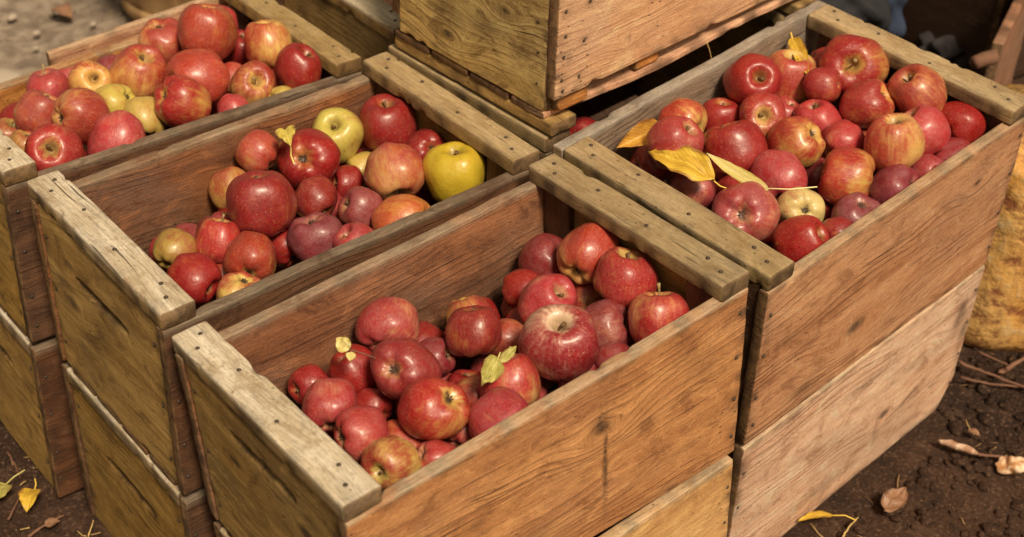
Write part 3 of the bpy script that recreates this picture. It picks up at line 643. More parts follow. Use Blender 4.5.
APPLES = {
 '1': [
  ((0.2217, 0.2477, -0.0737), 0.0319, 'P', (0.73, 0.57, 0.36), 0, 'pinkish red apple resting against the back board of the front crate'),
  ((0.1836, 0.1644, -0.0600), 0.0333, 'M', (0.71, 0.27, -0.65), 0, 'large dusky maroon apple with a round russet spot, left pile of front crate'),
  ((0.2436, 0.1959, -0.0962), 0.0222, 'M', (0.58, -0.65, 0.48), 0, 'small maroon apple peeking out behind the large dusky one in the front crate'),
  ((0.1634, 0.2282, -0.0937), 0.0251, 'R', (-0.40, 0.40, 0.82), 0, 'dark red apple with a withered leaf on its stem, front crate'),
  ((0.1055, 0.1850, -0.0773), 0.0270, 'P', (0.48, 0.78, 0.40), 0, 'bright crimson apple with its calyx low, beside the left cleat of front crate'),
  ((0.1226, 0.2511, -0.1085), 0.0215, 'R', (-0.98, 0.03, 0.16), 0, 'dark red apple half hidden behind the bright crimson one at the left cleat'),
  ((0.1682, 0.0964, -0.0540), 0.0330, 'K', (-0.37, 0.53, -0.76), 0, 'big red apple with yellow speckled shoulder and side spot, front crate'),
  ((0.1053, 0.1288, -0.0750), 0.0282, 'P', (0.94, -0.18, -0.28), 0, 'smooth rosy apple between the crimson apple and the yellow blushed one'),
  ((0.1548, 0.1861, -0.1104), 0.0215, 'R', (-0.15, 0.98, 0.13), 0, 'red apple sunk deep between the crimson and the rosy apple, front crate'),
  ((0.1030, 0.0770, -0.0714), 0.0266, 'B', (-0.91, -0.34, 0.23), 0, 'yellow and pink blushed apple in the nearest corner of the front crate'),
  ((0.1462, 0.0602, -0.0832), 0.0215, 'P', (0.66, -0.45, -0.60), 0, 'small pink apple cut off by the near rim next to the corner'),
  ((0.2828, 0.1784, -0.0675), 0.0295, 'N', (0.20, 0.45, 0.87), 0, 'russet speckled dark red apple against the back board, middle of front crate'),
  ((0.3230, 0.1695, -0.0948), 0.0226, 'O', (-0.49, 0.46, 0.73), 0, 'brownish orange apple squeezed behind the big cream topped one'),
  ((0.4391, 0.2417, -0.0848), 0.0297, 'M', (-0.22, 0.64, -0.74), 0, 'maroon apple in the far corner of the front crate beside the orange oval one'),
  ((0.4506, 0.1861, -0.0468), 0.0321, 'O', (0.88, 0.37, 0.29), 0, 'tall orange red oval apple under the cleat, highest in the front crate'),
  ((0.4493, 0.1241, -0.0425), 0.0334, 'T', (0.31, 0.21, 0.93), 0, 'glossy red apple with yellow rays round its stem hollow, under right cleat'),
  ((0.3747, 0.1666, -0.0660), 0.0302, 'P', (0.20, -0.56, 0.80), 0, 'rosy apple directly behind the big cream topped apple'),
  ((0.3183, 0.0852, -0.0398), 0.0385, 'W', (-0.13, -0.12, 0.98), 0, 'largest apple of the front crate, cream top with deep red sides'),
  ((0.4032, 0.1035, -0.0741), 0.0287, 'M', (-0.68, 0.63, -0.37), 0, 'dull maroon apple right of the big cream topped apple'),
  ((0.4374, 0.0597, -0.0545), 0.0336, 'T', (0.27, 0.39, 0.88), 1, 'shiny pink and cream apple with upright stem at the near rim, front crate'),
  ((0.4429, 0.1753, -0.0993), 0.0215, 'O', (-0.82, 0.42, 0.39), 0, 'brownish apple in shade below the orange oval apple'),
  ((0.3757, 0.0574, -0.0783), 0.0215, 'M', (-0.12, -0.97, -0.19), 0, 'maroon apple just showing above the near rim, right part of front crate'),
  ((0.3386, 0.0722, -0.0921), 0.0215, 'M', (0.68, 0.63, 0.37), 0, 'sliver of maroon apple in the gap under the big cream topped apple'),
  ((0.2583, 0.0884, -0.0649), 0.0301, 'T', (0.21, 0.47, 0.85), 1, 'rosy yellow apple with dry stem and torn leaves on top'),
  ((0.2407, 0.1222, -0.0957), 0.0215, 'O', (-0.57, 0.42, -0.70), 0, 'small orange yellow apple left of the one with torn leaves'),
  ((0.2123, 0.0461, -0.0599), 0.0319, 'P', (-0.04, 0.99, 0.11), 0, 'broad pink red apple bulging over the near rim of the front crate'),
  ((0.2022, 0.0848, -0.0915), 0.0219, 'P', (0.89, 0.38, 0.24), 0, 'light red apple tucked left of the broad one at the near rim'),
  ((0.3937, 0.2310, -0.0967), 0.0215, 'R', (0.43, -0.86, 0.26), 0, 'very dark red apple low in the far corner of the front crate'),
 ],
 'M': [
  ((0.2721, 0.5893, -0.0492), 0.0269, 'O', (-0.28, 0.80, 0.53), 0, 'upright orange red apple near the back board, left of yellow heart shaped leaf'),
  ((0.3197, 0.5524, -0.0585), 0.0380, 'R', (0.58, 0.61, -0.54), 0, 'large deep crimson apple carrying the yellow heart shaped leaf'),
  ((0.2124, 0.4821, -0.0415), 0.0397, 'R', (0.12, 0.29, 0.95), 0, 'biggest glossy red speckled apple on top of the middle left crate'),
  ((0.2911, 0.4934, -0.0742), 0.0269, 'N', (-0.00, -0.93, -0.37), 0, 'speckled dark red apple right of the biggest glossy one'),
  ((0.2476, 0.4232, -0.0732), 0.0311, 'V', (0.11, -0.23, -0.96), 0, 'purple bloomed apple near the front rim of the middle left crate'),
  ((0.1644, 0.4326, -0.0694), 0.0292, 'O', (0.62, 0.76, 0.17), 0, 'striped orange red apple with a brown dot near the left end'),
  ((0.1536, 0.4842, -0.0702), 0.0263, 'T', (0.39, 0.25, 0.89), 1, 'red apple with yellow top and thin stem, left of the striped one'),
  ((0.1088, 0.5056, -0.0759), 0.0251, 'Y2', (0.88, 0.41, 0.24), 0, 'dull yellow russet apple nearest the left cleat of middle left crate'),
  ((0.0965, 0.4415, -0.0696), 0.0276, 'R', (0.31, -0.93, -0.20), 0, 'dark red apple below the yellow russet one at the left cleat'),
  ((0.1222, 0.3840, -0.0714), 0.0261, 'B', (-0.31, -0.03, -0.95), 0, 'orange and yellow apple cut off by the front rim, middle left crate'),
  ((0.2301, 0.4676, -0.1002), 0.0270, 'R', (-0.01, 0.93, 0.35), 0, 'shaded dark red apple between the striped and the purple apple'),
  ((0.2301, 0.5891, -0.0859), 0.0257, 'Y2', (-0.26, -0.83, -0.48), 0, 'brownish yellow apple behind the left shoulder of the biggest glossy one'),
  ((0.1454, 0.4638, -0.1093), 0.0215, 'O', (-0.27, -0.86, -0.43), 0, 'orange apple low in the gap under the striped apple'),
  ((0.3840, 0.5844, -0.0641), 0.0341, 'G', (-0.33, -0.35, 0.88), 0, 'pale green yellow apple with open hollow, against the back board'),
  ((0.4426, 0.5576, -0.0586), 0.0368, 'R', (0.05, 0.03, 1.00), 0, 'bright red apple with dimpled top, farthest back in middle left crate'),
  ((0.3881, 0.4670, -0.0624), 0.0352, 'O', (-0.34, -0.81, -0.48), 0, 'dusty orange pink apple in front of the bright red dimpled one'),
  ((0.4444, 0.4206, -0.0626), 0.0376, 'Y', (0.05, 0.07, 1.00), 0, 'bright yellow green apple at the right end of middle left crate'),
  ((0.4540, 0.4903, -0.0671), 0.0262, 'R', (0.13, 0.79, -0.60), 0, 'small dark red apple in the shade under the cleat, behind the bright yellow one'),
  ((0.3996, 0.5518, -0.1066), 0.0229, 'G', (-0.97, 0.13, 0.17), 0, 'green yellow apple mostly hidden behind the dusty orange pink one'),
  ((0.3225, 0.4424, -0.0754), 0.0273, 'M', (-0.79, 0.30, 0.52), 0, 'dark maroon apple below the dusty orange pink one'),
  ((0.3444, 0.3899, -0.0728), 0.0327, 'Y3', (0.52, -0.81, 0.27), 0, 'glossy orange yellow apple cut off by the front rim'),
  ((0.2708, 0.3764, -0.0667), 0.0250, 'P', (-0.46, 0.35, 0.82), 0, 'pale pink apple showing just above the front rim, middle left crate'),
  ((0.3630, 0.5326, -0.1004), 0.0215, 'R', (-0.94, 0.19, 0.29), 0, 'dark brownish red apple deep in the gap left of dusty orange pink one'),
  ((0.2996, 0.5687, -0.1079), 0.0215, 'R', (-0.94, -0.25, -0.21), 0, 'dark red apple peeking out between the biggest glossy one and the speckled one'),
 ],
 'L': [
  ((0.1011, 0.8353, -0.0507), 0.0318, 'O', (0.57, -0.07, 0.82), 0, 'dusty orange apple with dented top near the left cleat, far left crate'),
  ((0.1322, 0.7808, -0.0388), 0.0357, 'O', (0.96, 0.02, -0.27), 0, 'round peach red apple in front of the dusty dented one'),
  ((0.0717, 0.7311, -0.0436), 0.0351, 'T', (-0.33, -0.66, 0.68), 0, 'rosy apple showing its wide brown hollow beside the left cleat'),
  ((0.1478, 0.7149, -0.0507), 0.0370, 'P', (-0.48, -0.71, -0.51), 0, 'flattened pink red apple at the front rim, far left crate'),
  ((0.1941, 0.8172, -0.0584), 0.0260, 'G', (-0.68, 0.54, -0.49), 0, 'small yellow green apple left of the two orange ones, far left crate'),
  ((0.1903, 0.8741, -0.0536), 0.0290, 'B', (-0.07, -0.76, 0.65), 0, 'pale blushed apple with round stem hollow near the far board'),
  ((0.1379, 0.8951, -0.0567), 0.0276, 'P', (0.04, 0.30, 0.95), 1, 'rosy apple with upright pale stem near the far board'),
  ((0.2519, 0.8558, -0.0533), 0.0366, 'O', (0.21, -0.33, 0.92), 0, 'russet orange apple with brown dimple and dark blemish'),
  ((0.2128, 0.7715, -0.0673), 0.0271, 'G', (0.30, 0.79, 0.54), 0, 'greener yellow apple at the front rim, left of the striped red one'),
  ((0.2512, 0.7376, -0.0423), 0.0338, 'K', (0.77, -0.18, -0.61), 0, 'striped red apple standing at the front rim, far left crate'),
  ((0.3216, 0.9247, -0.0579), 0.0326, 'O', (0.05, -0.04, -1.00), 0, 'coral apple leaning on the far board behind the highest apple'),
  ((0.3587, 0.8589, -0.0275), 0.0394, 'O', (0.30, 0.15, 0.94), 0, 'highest apple of the far left crate, red with a yellow scar'),
  ((0.2997, 0.7863, -0.0460), 0.0388, 'O', (-0.98, 0.01, 0.16), 0, 'broad orange red apple right below the highest one'),
  ((0.4157, 0.7934, -0.0362), 0.0325, 'B', (0.09, 0.28, 0.96), 0, 'yellow apple with red cheek near the right cleat of far left crate'),
  ((0.4172, 0.7205, -0.0410), 0.0318, 'R', (0.39, -0.26, 0.88), 0, 'deep red apple touching the right cleat, far left crate'),
  ((0.3629, 0.7527, -0.0635), 0.0313, 'B', (-0.16, -0.72, 0.67), 1, 'orange yellow apple showing its hollow and a cut stem'),
  ((0.3109, 0.7122, -0.0667), 0.0233, 'P', (-0.54, -0.66, -0.52), 0, 'pinkish apple barely above the front rim right of striped red one'),
  ((0.3808, 0.7069, -0.0720), 0.0215, 'G', (0.88, -0.19, -0.43), 0, 'yellow green apple barely above the front rim near the right end'),
  ((0.4148, 0.8664, -0.0762), 0.0267, 'R', (0.15, -0.06, 0.98), 0, 'shaded red apple between the highest one and the yellow one with red cheek'),
  ((0.3682, 0.8196, -0.0851), 0.0233, 'O', (-0.09, 0.90, 0.42), 0, 'brown orange apple hidden behind the one with a cut stem'),
  ((0.0619, 0.8542, -0.0748), 0.0215, 'Y2', (0.44, -0.14, 0.89), 0, 'dull yellow apple behind the left cleat, far left crate'),
  ((0.0636, 0.8098, -0.0715), 0.0215, 'Y2', (-0.36, 0.08, -0.93), 0, 'small yellow apple squeezed beside the left cleat'),
 ],
 '2': [
  ((0.8099, 0.2818, 0.0018), 0.0338, 'R', (-0.38, -0.66, 0.65), 0, 'crimson apple with gaping stem hollow against the back board of right crate'),
  ((0.8815, 0.2829, -0.0212), 0.0360, 'B', (0.09, -0.07, 0.99), 0, 'orange yellow apple with rosy cap leaning beside the gaping crimson one'),
  ((0.7788, 0.2356, -0.0165), 0.0295, 'T', (-0.61, -0.55, 0.56), 0, 'puckered red apple whose dark hollow faces the viewer, right crate'),
  ((0.6809, 0.2785, -0.0101), 0.0302, 'B', (0.12, -0.99, -0.07), 0, 'yellowish striped apple beside the curled brown yellow leaf'),
  ((0.6360, 0.2429, -0.0038), 0.0317, 'P', (0.36, -0.43, 0.82), 0, 'pink red apple right above the broad yellow leaf'),
  ((0.7615, 0.2863, -0.0364), 0.0250, 'R', (0.09, -0.00, 0.99), 0, 'dark pink apple against the back board left of the puckered one'),
  ((0.7174, 0.2199, -0.0330), 0.0374, 'R', (-0.06, 0.54, 0.84), 0, 'big lopsided red apple behind the long pale leaf'),
  ((0.7775, 0.1785, -0.0259), 0.0320, 'K', (-0.34, 0.60, -0.73), 0, 'mottled yellow red apple in the centre of the right crate'),
  ((0.6359, 0.2089, -0.0516), 0.0260, 'P', (-0.28, 0.19, -0.94), 0, 'speckled pink apple below the broad yellow leaf at the left cleat'),
  ((0.6336, 0.1243, -0.0380), 0.0370, 'P', (0.73, 0.43, -0.53), 0, 'large rosy apple with central calyx next to the left cleat of right crate'),
  ((0.7240, 0.1551, -0.0422), 0.0320, 'P', (0.52, 0.71, 0.47), 0, 'crimson pink apple under the stem of the long pale leaf'),
  ((0.7044, 0.1015, -0.0502), 0.0278, 'C', (0.49, 0.65, -0.57), 0, 'creamy yellow apple with small dark calyx, right crate'),
  ((0.6565, 0.0591, -0.0513), 0.0292, 'R', (0.36, -0.64, 0.67), 0, 'orange red apple at the near corner of the right crate'),
  ((0.6374, 0.2803, -0.0543), 0.0243, 'P', (0.91, -0.36, -0.18), 0, 'pink apple half under the left cleat below the curled leaf'),
  ((0.8440, 0.2533, -0.0450), 0.0216, 'P', (0.25, -0.30, 0.92), 0, 'small pink apple peeking out right of the puckered one'),
  ((0.9376, 0.2291, 0.0036), 0.0400, 'S', (-0.76, -0.45, 0.46), 1, 'large crimson apple with golden centre and stem in the far corner'),
  ((0.8800, 0.2291, -0.0048), 0.0232, 'R', (0.51, -0.80, 0.32), 0, 'smallest whole red apple left of the one with golden centre'),
  ((0.9024, 0.1744, -0.0141), 0.0317, 'K', (-0.29, 0.63, -0.72), 0, 'speckled orange pink apple in front of the one with golden centre'),
  ((0.9479, 0.1365, 0.0032), 0.0333, 'O', (-0.50, 0.40, 0.77), 0, 'smooth red orange apple beside the right cleat, right crate'),
  ((0.9716, 0.0857, -0.0276), 0.0296, 'R', (1.00, -0.03, 0.07), 0, 'shaded red apple farthest right, under the right cleat'),
  ((0.8520, 0.0939, -0.0114), 0.0333, 'C2', (-0.02, 0.14, 0.99), 0, 'large golden apple with rosy blush in the right half of right crate'),
  ((0.9112, 0.0949, -0.0185), 0.0303, 'P', (-0.35, 0.65, 0.67), 0, 'pink apple right behind the large golden blushed one'),
  ((0.7809, 0.1010, -0.0351), 0.0347, 'K', (-0.66, 0.73, 0.15), 0, 'big shiny orange red speckled apple left of the near rim'),
  ((0.8219, 0.0589, -0.0487), 0.0295, 'V', (-0.29, 0.73, -0.61), 0, 'purplish red apple at the near rim below the large golden one'),
  ((0.8392, 0.1537, -0.0366), 0.0281, 'P', (-0.93, 0.06, -0.35), 0, 'pale red apple wedged between the mottled and the golden apple'),
  ((0.8530, 0.2062, -0.0387), 0.0294, 'P', (-0.19, 0.30, 0.93), 0, 'coral pink apple above the mottled yellow red one'),
  ((0.9328, 0.0613, -0.0515), 0.0268, 'M', (0.90, -0.41, 0.10), 0, 'dusky apple at the near rim close to the right end'),
  ((0.8859, 0.0610, -0.0513), 0.0215, 'P', (-0.22, -0.82, 0.52), 1, 'small pinkish apple with tiny stem at the near rim'),
  ((0.7488, 0.0551, -0.0552), 0.0289, 'V', (0.03, 0.14, -0.99), 0, 'dark plum red apple below the big shiny speckled one at the near rim'),
  ((0.7025, 0.0456, -0.0535), 0.0215, 'R', (0.94, -0.31, 0.09), 0, 'half hidden dark red apple at the near rim beside the corner apple'),
  ((0.7948, 0.1514, -0.0676), 0.0219, 'M', (0.31, -0.44, 0.84), 0, 'dark pink apple in the gap left of the big shiny speckled one'),
  ((0.9359, 0.2458, -0.0699), 0.0215, 'Y2', (-0.71, 0.55, 0.43), 0, 'yellow apple sliver below the smallest whole red one'),
 ],
}
FILLERS = {
 '1': [
  ((0.3099, 0.2164, -0.0896), 0.0253),
  ((0.1460, 0.1137, -0.1003), 0.0252),
  ((0.3377, 0.1165, -0.0934), 0.0257),
  ((0.4534, 0.0953, -0.1003), 0.0258),
  ((0.2003, 0.1632, -0.1136), 0.0261),
  ((0.2879, 0.1067, -0.1087), 0.0281),
  ((0.2577, 0.2360, -0.1159), 0.0272),
  ((0.3692, 0.1886, -0.1156), 0.0267),
  ((0.2006, 0.2127, -0.1232), 0.0264),
  ((0.2602, 0.1541, -0.1238), 0.0261),
  ((0.3372, 0.2431, -0.1264), 0.0297),
  ((0.1673, 0.2557, -0.1339), 0.0258),
  ((0.1424, 0.2149, -0.1426), 0.0261),
  ((0.3101, 0.1743, -0.1389), 0.0261),
  ((0.4045, 0.2394, -0.1419), 0.0282),
  ((0.2507, 0.1973, -0.1509), 0.0272),
  ((0.2893, 0.2522, -0.1562), 0.0261),
 ],
 'M': [
  ((0.1769, 0.5291, -0.0930), 0.0251),
  ((0.4192, 0.4989, -0.1095), 0.0290),
  ((0.1193, 0.5428, -0.1067), 0.0254),
  ((0.4360, 0.5877, -0.1145), 0.0257),
  ((0.3164, 0.5144, -0.1138), 0.0272),
  ((0.2076, 0.5637, -0.1247), 0.0276),
  ((0.2678, 0.5103, -0.1301), 0.0254),
  ((0.1577, 0.5730, -0.1295), 0.0266),
  ((0.3863, 0.5878, -0.1364), 0.0251),
  ((0.1299, 0.4981, -0.1358), 0.0267),
  ((0.2259, 0.5146, -0.1552), 0.0273),
  ((0.4412, 0.5035, -0.1617), 0.0286),
 ],
 'L': [
  ((0.4060, 0.9207, -0.0609), 0.0307),
  ((0.2376, 0.9101, -0.0696), 0.0256),
  ((0.4154, 0.7602, -0.0826), 0.0276),
  ((0.1796, 0.9201, -0.0791), 0.0286),
  ((0.0963, 0.7684, -0.0817), 0.0254),
  ((0.2558, 0.8029, -0.0910), 0.0280),
  ((0.1510, 0.7593, -0.0922), 0.0276),
  ((0.0971, 0.9002, -0.0898), 0.0269),
  ((0.4283, 0.9066, -0.1072), 0.0262),
  ((0.3301, 0.8503, -0.1285), 0.0259),
 ],
 '2': [
  ((0.9456, 0.2813, -0.0282), 0.0261),
  ((0.9591, 0.1785, -0.0369), 0.0263),
  ((0.6729, 0.1741, -0.0628), 0.0268),
  ((0.6721, 0.2466, -0.0665), 0.0259),
  ((0.8908, 0.1757, -0.0694), 0.0277),
  ((0.7486, 0.1149, -0.0847), 0.0264),
  ((0.8320, 0.1803, -0.0795), 0.0264),
  ((0.7000, 0.1278, -0.0951), 0.0266),
  ((0.6971, 0.2518, -0.1078), 0.0261),
  ((0.7725, 0.2744, -0.1151), 0.0264),
 ],
 'B': [((0.625, 0.388, -0.070), 0.030)],
}
# ------------------------------------------------------------------ apples
def apple_mesh(seed):
    prof = [(0, .50), (.05, .505), (.11, .56), (.19, .69), (.29, .80), (.42, .865), (.56, .86), (.71, .78), (.84, .63), (.94, .42), (.99, .18), (1.0, -.04), (.975, -.26), (.91, -.47), (.80, -.65), (.66, -.78), (.51, -.845), (.38, -.855), (.27, -.82), (.18, -.75), (.10, -.70), (0, -.68)]
    rg = random.Random(seed); q = 48
    tall = rg.uniform(.90, 1.06); sh = rg.uniform(-.10, .10); tp = rg.uniform(-.07, .05); ph = rg.uniform(0, 6.28); lob = rg.uniform(.012, .04); lean = rg.uniform(0, 6.28); wide = rg.uniform(.95, 1.2)
    fine = []
    for i in range(len(prof)-1):
        a, b = prof[i], prof[i+1]; p0 = prof[max(0, i-1)]; p3 = prof[min(len(prof)-1, i+2)]
        for k in (0, .5):
            t = k
            f_ = lambda j: .5*((2*a[j])+(-p0[j]+b[j])*t+(2*p0[j]-5*a[j]+4*b[j]-p3[j])*t*t+(-p0[j]+3*a[j]-3*b[j]+p3[j])*t**3)
            fine.append((f_(0), f_(1)))
    fine = fine[1:]
    V = [(0, 0, .50*tall)]; 
    for (r, z) in fine:
        for k in range(q):
            t = 2*math.pi*k/q; zz = z*tall
            rr_ = r if r > .45 else r*(1+(wide-1)*(1-r/.45))
            rr_ *= 1+tp*z+lob*math.cos(5*t+ph)*(.5-.5*z)*min(1, r*2)+.03*math.cos(2*t+lean)
            x, y = rr_*math.cos(t), rr_*math.sin(t)
            d = n3(x*1.1+seed*3.1, y*1.1, zz*1.1)*.10+n3(x*2.2, y*2.2+seed*1.7, zz*2.2)*.02
            x *= 1+d; y *= 1+d; zz *= 1+d*.6; zz += sh*x+.04*math.cos(5*t+ph)*min(1, r*2)*(1 if z < -.5 else .3*(z > .5)); x += .05*zz*math.cos(lean); y += .05*zz*math.sin(lean)
            V.append((x, y, zz))
    V.append((0, 0, -.68*tall)); n_ = len(fine); F = []
    for k in range(q): F.append((0, 1+k, 1+(k+1) % q))
    for i in range(n_-1):
        for k in range(q): k2 = (k+1) % q; F.append((1+i*q+k, 1+(i+1)*q+k, 1+(i+1)*q+k2, 1+i*q+k2))
    for k in range(q): F.append((len(V)-1, 1+(n_-1)*q+(k+1) % q, 1+(n_-1)*q+k))
    me = bpy.data.meshes.new('apple'); me.from_pydata(V, [], F); me.polygons.foreach_set('use_smooth', [True]*len(F)); me.update(); return me
def apple_mat():
    n = NT('apple_skin'); P = n.n('TexCoord').outputs['Object']
    cover = n.attr('cover', 'OBJECT', 'Color'); base = n.attr('base', 'OBJECT', 'Color'); amt = n.attr('amt', 'OBJECT'); seed = n.attr('seed', 'OBJECT'); bd = n.attr('cheek', 'OBJECT', 'Vector'); bloom = n.attr('bloom', 'OBJECT')
    x, y, z = n.sep(P)
    rxy = n.math('SQRT', n.math('ADD', n.math('MULTIPLY', x, x), n.math('MULTIPLY', y, y)))
    inv = n.math('DIVIDE', 1, n.math('MAXIMUM', rxy, .05))
    so = n.comb(seed, n.math('MULTIPLY', seed, 1.7), n.math('MULTIPLY', seed, .6))
    ang = n.comb(n.math('MULTIPLY', x, inv), n.math('MULTIPLY', y, inv), n.math('MULTIPLY', z, .16))
    st = n.noise(n.vmath('ADD', n.vmath('SCALE', ang, 7.5), so), 1, 3, .6)
    st2 = n.noise(n.vmath('ADD', n.vmath('SCALE', ang, 22), so), 1, 2, .6)
    lo = n.noise(n.vmath('ADD', P, so), 1.2, 3, .55); mid = n.noise(n.vmath('ADD', P, so), 4.5, 4, .6)
    nP = n.vmath('NORMALIZE', P)
    s = n.math('ADD', n.math('MULTIPLY', n.vmath('DOT_PRODUCT', nP, bd), .30), n.math('MULTIPLY', n.math('SUBTRACT', lo, .5), 1.5))
    s = n.math('ADD', s, n.math('MULTIPLY', n.math('SUBTRACT', st, .5), .75)); s = n.math('ADD', s, n.math('MULTIPLY', n.math('SUBTRACT', mid, .5), .75)); s = n.math('ADD', s, amt)
    rxy = n.math('ADD', rxy, n.math('MULTIPLY', n.math('SUBTRACT', mid, .5), .45))
    gr = n.noise(n.vmath('ADD', P, so), 15, 4, .7)
    # less colour in the two hollows
    s = n.math('SUBTRACT', s, n.math('MULTIPLY', n.mr(rxy, .52, .14), .75))
    mask = n.mr(s, -.42, .46)
    c2 = n.mix(n.math('MULTIPLY', n.mr(st2, .38, .68), .45), cover, n.mix(1, cover, (.50, .28, .34), 'MULTIPLY'))
    c2 = n.mix(n.math('MULTIPLY', n.mr(mid, .5, .75), .35), c2, n.mix(.55, cover, base))
    c2 = n.mix(n.math('MULTIPLY', n.mr(lo, .35, .6), .35), c2, n.mix(1, cover, (.6, .4, .5), 'MULTIPLY'))
    c = n.mix(mask, base, c2)
    c = n.mix(n.math('MULTIPLY', n.mr(gr, .5, .66), .28), c, n.mix(.45, cover, base)); c = n.mix(n.math('MULTIPLY', n.mr(gr, .48, .34), .3), c, n.mix(1, c, (.55, .4, .45), 'MULTIPLY'))
    # russet in the stem hollow, lenticels, flecks
    rus = n.math('MULTIPLY', n.mr(rxy, .34, .12), n.mr(z, .2, .4)); rus = n.math('MULTIPLY', rus, n.mr(mid, .3, .6, .3, 1))
    c = n.mix(n.math('MULTIPLY', rus, .8), c, (.22, .15, .05))
    bot = n.math('MULTIPLY', n.mr(rxy, .22, .07), n.mr(z, -.2, -.4)); c = n.mix(n.math('MULTIPLY', bot, .9), c, (.06, .035, .02))
    vv = n.voro(n.vmath('ADD', P, so), 8.5); len_ = n.mr(vv, .08, .19, 1, 0); len_ = n.math('MULTIPLY', len_, n.mr(n.noise(P, 6, 2), .35, .6, .15, .85))
    c = n.mix(n.math('MULTIPLY', len_, .7), c, n.mix(.5, base, (.62, .45, .28)))
    v2 = n.voro(n.vmath('ADD', P, so), 3.1); sp = n.math('MULTIPLY', n.mr(v2, .05, .10, 1, 0), n.mr(n.math('FRACT', n.math('MULTIPLY', seed, 3.77)), .3, .5))
    c = n.mix(n.math('MULTIPLY', sp, .8), c, (.08, .04, .02))
    sc = n.math('MULTIPLY', n.mr(n.noise(n.vmath('ADD', P, so), 3.0, 6, .75), .62, .72), .55); c = n.mix(sc, c, (.34, .20, .10))
    bl = n.math('MULTIPLY', bloom, n.mr(n.noise(n.vmath('ADD', P, so), 2.3, 5, .7), .3, .65)); c = n.mix(bl, c, (.52, .34, .36))
    rough = n.math('ADD', .33, n.math('MULTIPLY', n.mr(n.noise(n.vmath('ADD', P, so), 5, 4, .7), .3, .7), .18)); rough = n.math('ADD', rough, n.math('MULTIPLY', bloom, .3))
    h = n.math('ADD', n.math('MULTIPLY', mid, .5), n.math('ADD', n.math('MULTIPLY', st2, .12), n.math('MULTIPLY', len_, .15)))
    return n.bsdf(Base_Color=c, Roughness=rough, Specular_IOR_Level=.5, Coat_Weight=.3, Coat_Roughness=.22, Normal=n.bump(h, .16, .02))
SKIN = apple_mat()
n = NT('apple_stem'); STEMM = n.bsdf(Base_Color=(.16, .085, .035), Roughness=.7)
n = NT('apple_stem_fresh'); STEMG = n.bsdf(Base_Color=(.34, .24, .11), Roughness=.7)
n = NT('apple_calyx'); CALM = n.bsdf(Base_Color=(.055, .035, .02), Roughness=.9)
AM = [apple_mesh(k) for k in range(9)]
for me in AM: me.materials.append(SKIN)
def stem_mesh(l, bend, r, mat):
    v, f = tube([(bend*k*k, bend*.4*k, .46+l*k/5) for k in range(6)], [r, r*.8, r*.75, r*.8, r, r*1.5], 8)
    me = bpy.data.meshes.new('stem'); me.from_pydata([tuple(p) for p in v], [], f); me.materials.append(mat); me.polygons.foreach_set('use_smooth', [True]*len(f)); me.update(); return me
ST_S = stem_mesh(.34, .006, .05, STEMM); ST_L = stem_mesh(.75, .008, .042, STEMG)
def calyx_mesh():
    V = []; F = []
    for k in range(6):
        t = k*math.pi/3; c, s = math.cos(t), math.sin(t); b = len(V)
        V += [(c*.02, s*.02, -.70), (c*.09-s*.03, s*.09+c*.03, -.72), (c*.13, s*.13, -.80), (c*.09+s*.03, s*.09-c*.03, -.72)]; F.append((b, b+1, b+2, b+3))
    me = bpy.data.meshes.new('calyx'); me.from_pydata(V, [], F); me.materials.append(CALM); me.update(); return me
CAL = calyx_mesh()
#        cover              base              amount bloom
KIND = {
 'R': ((.30, .014, .016), (.50, .17, .05), .62, .05), 'P': ((.42, .036, .040), (.60, .28, .14), .5, .16), 'M': ((.27, .024, .028), (.46, .18, .09), .55, .16),
 'V': ((.22, .022, .034), (.38, .12, .07), .6, .22), 'N': ((.26, .020, .016), (.46, .19, .05), .42, .08), 'O': ((.40, .055, .024), (.58, .30, .09), .30, .14),
 'K': ((.38, .028, .022), (.60, .34, .09), .35, .08), 'B': ((.42, .055, .03), (.64, .43, .12), .05, .08), 'T': ((.40, .028, .028), (.62, .38, .12), .38, .08),
 'W': ((.32, .016, .026), (.76, .54, .32), .34, .05), 'S': ((.30, .014, .020), (.58, .33, .08), .45, .05), 'Y': ((.52, .24, .03), (.50, .40, .025), -.50, .03),
 'G': ((.48, .22, .06), (.50, .41, .09), -.4, .06), 'Y2': ((.40, .12, .04), (.42, .26, .055), .0, .12), 'Y3': ((.52, .14, .04), (.60, .34, .06), .1, .06), 'C': ((.46, .09, .05), (.66, .50, .20), -.25, .06), 'C2': ((.44, .07, .035), (.62, .40, .13), .10, .08)}
PLACE = {'1': 'front crate', 'M': 'middle left crate', 'L': 'far left crate', '2': 'right crate', 'B': 'half hidden crate'}
rga = random.Random(21)
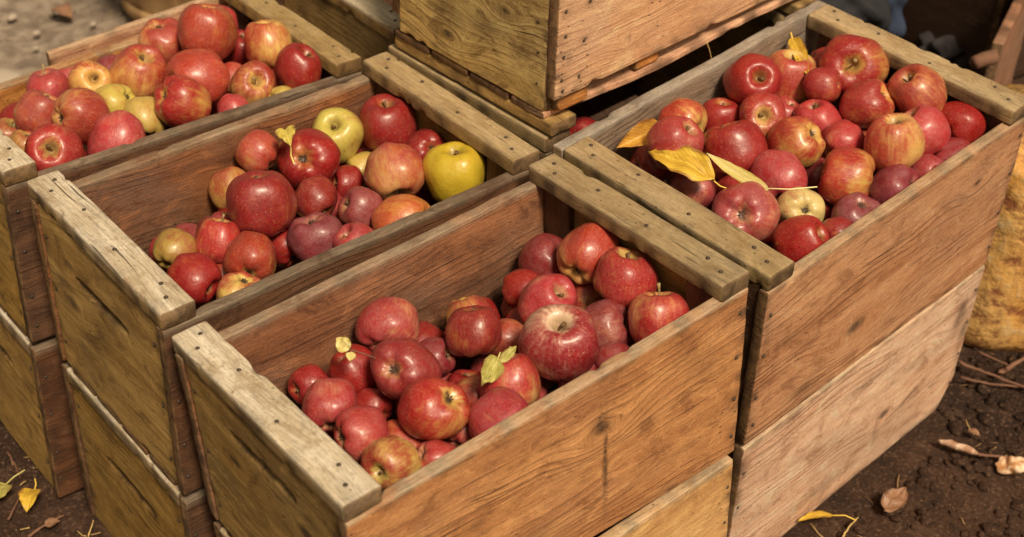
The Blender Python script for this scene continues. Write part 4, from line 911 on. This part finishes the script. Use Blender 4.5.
def put_apple(i, p, r, kind, ax, stem, label, group):
    o = bpy.data.objects.new('apple', AM[i % len(AM)]); col.objects.link(o)
    ax = Vector(ax).normalized(); q = ax.to_track_quat('Z', 'Y').to_matrix() @ Matrix.Rotation(rga.uniform(0, 6.28), 3, 'Z')
    s = r*1.01
    o.matrix_world = Matrix.Translation(p) @ q.to_4x4() @ Matrix.Diagonal((s*rga.uniform(.97, 1.03), s*rga.uniform(.97, 1.03), s*rga.uniform(.98, 1.08), 1))
    cv, bs, am, bl = KIND[kind]; cv = (cv[0]*1.04, cv[1]*.72, cv[2]*.8); bl *= .7; j = lambda c, a: tuple(max(0, min(1, q_*rga.uniform(1-a, 1+a))) for q_ in c)
    o['cover'] = j(cv, .14); o['base'] = j(bs, .10); o['amt'] = am+rga.uniform(-.08, .08); o['seed'] = rga.uniform(0, 30); o['bloom'] = bl*rga.uniform(.6, 1.4)
    inv = q.inverted(); ck = Vector((rga.uniform(-1, 1), rga.uniform(-1, 1), rga.uniform(-.3, .8))).normalized(); o['cheek'] = tuple(inv @ ck)
    tag(o, label, 'apple', group)
    view = (CAM-Vector(p)).normalized()
    if ax.dot(view) > .05 or stem:
        link(bpy.data.objects.new('stem', ST_L if stem else ST_S), o)
    elif ax.dot(view) < -.05: link(bpy.data.objects.new('calyx', CAL), o)
    return o
cnt = 0
for cr, lst in APPLES.items():
    for (p, r, kind, ax, stem, label) in lst:
        if cr == '1' and False: pass
        put_apple(cnt*4+len(label), p, r, kind, ax, stem, label, 'apples heaped in the '+PLACE[cr]); cnt += 1
ORD = 'first second third fourth fifth sixth seventh eighth ninth tenth eleventh twelfth thirteenth fourteenth fifteenth sixteenth seventeenth eighteenth nineteenth twentieth'.split()+['far']*99
for cr, lst in FILLERS.items():
    for nf, (p, r) in enumerate(sorted(lst, key=lambda q_: (Vector(q_[0])-CAM).dot(r2)/(Vector(q_[0])-CAM).dot(fwd))):
        put_apple(rga.randrange(9), p, r, rga.choice('RRMPKN'), (rga.uniform(-1, 1), rga.uniform(-1, 1), rga.uniform(-1, 1)), 0, 'shaded apple low in the '+PLACE[cr]+' under the others, '+ORD[nf]+' such from the left', 'shaded apples low in the '+PLACE[cr]); cnt += 1
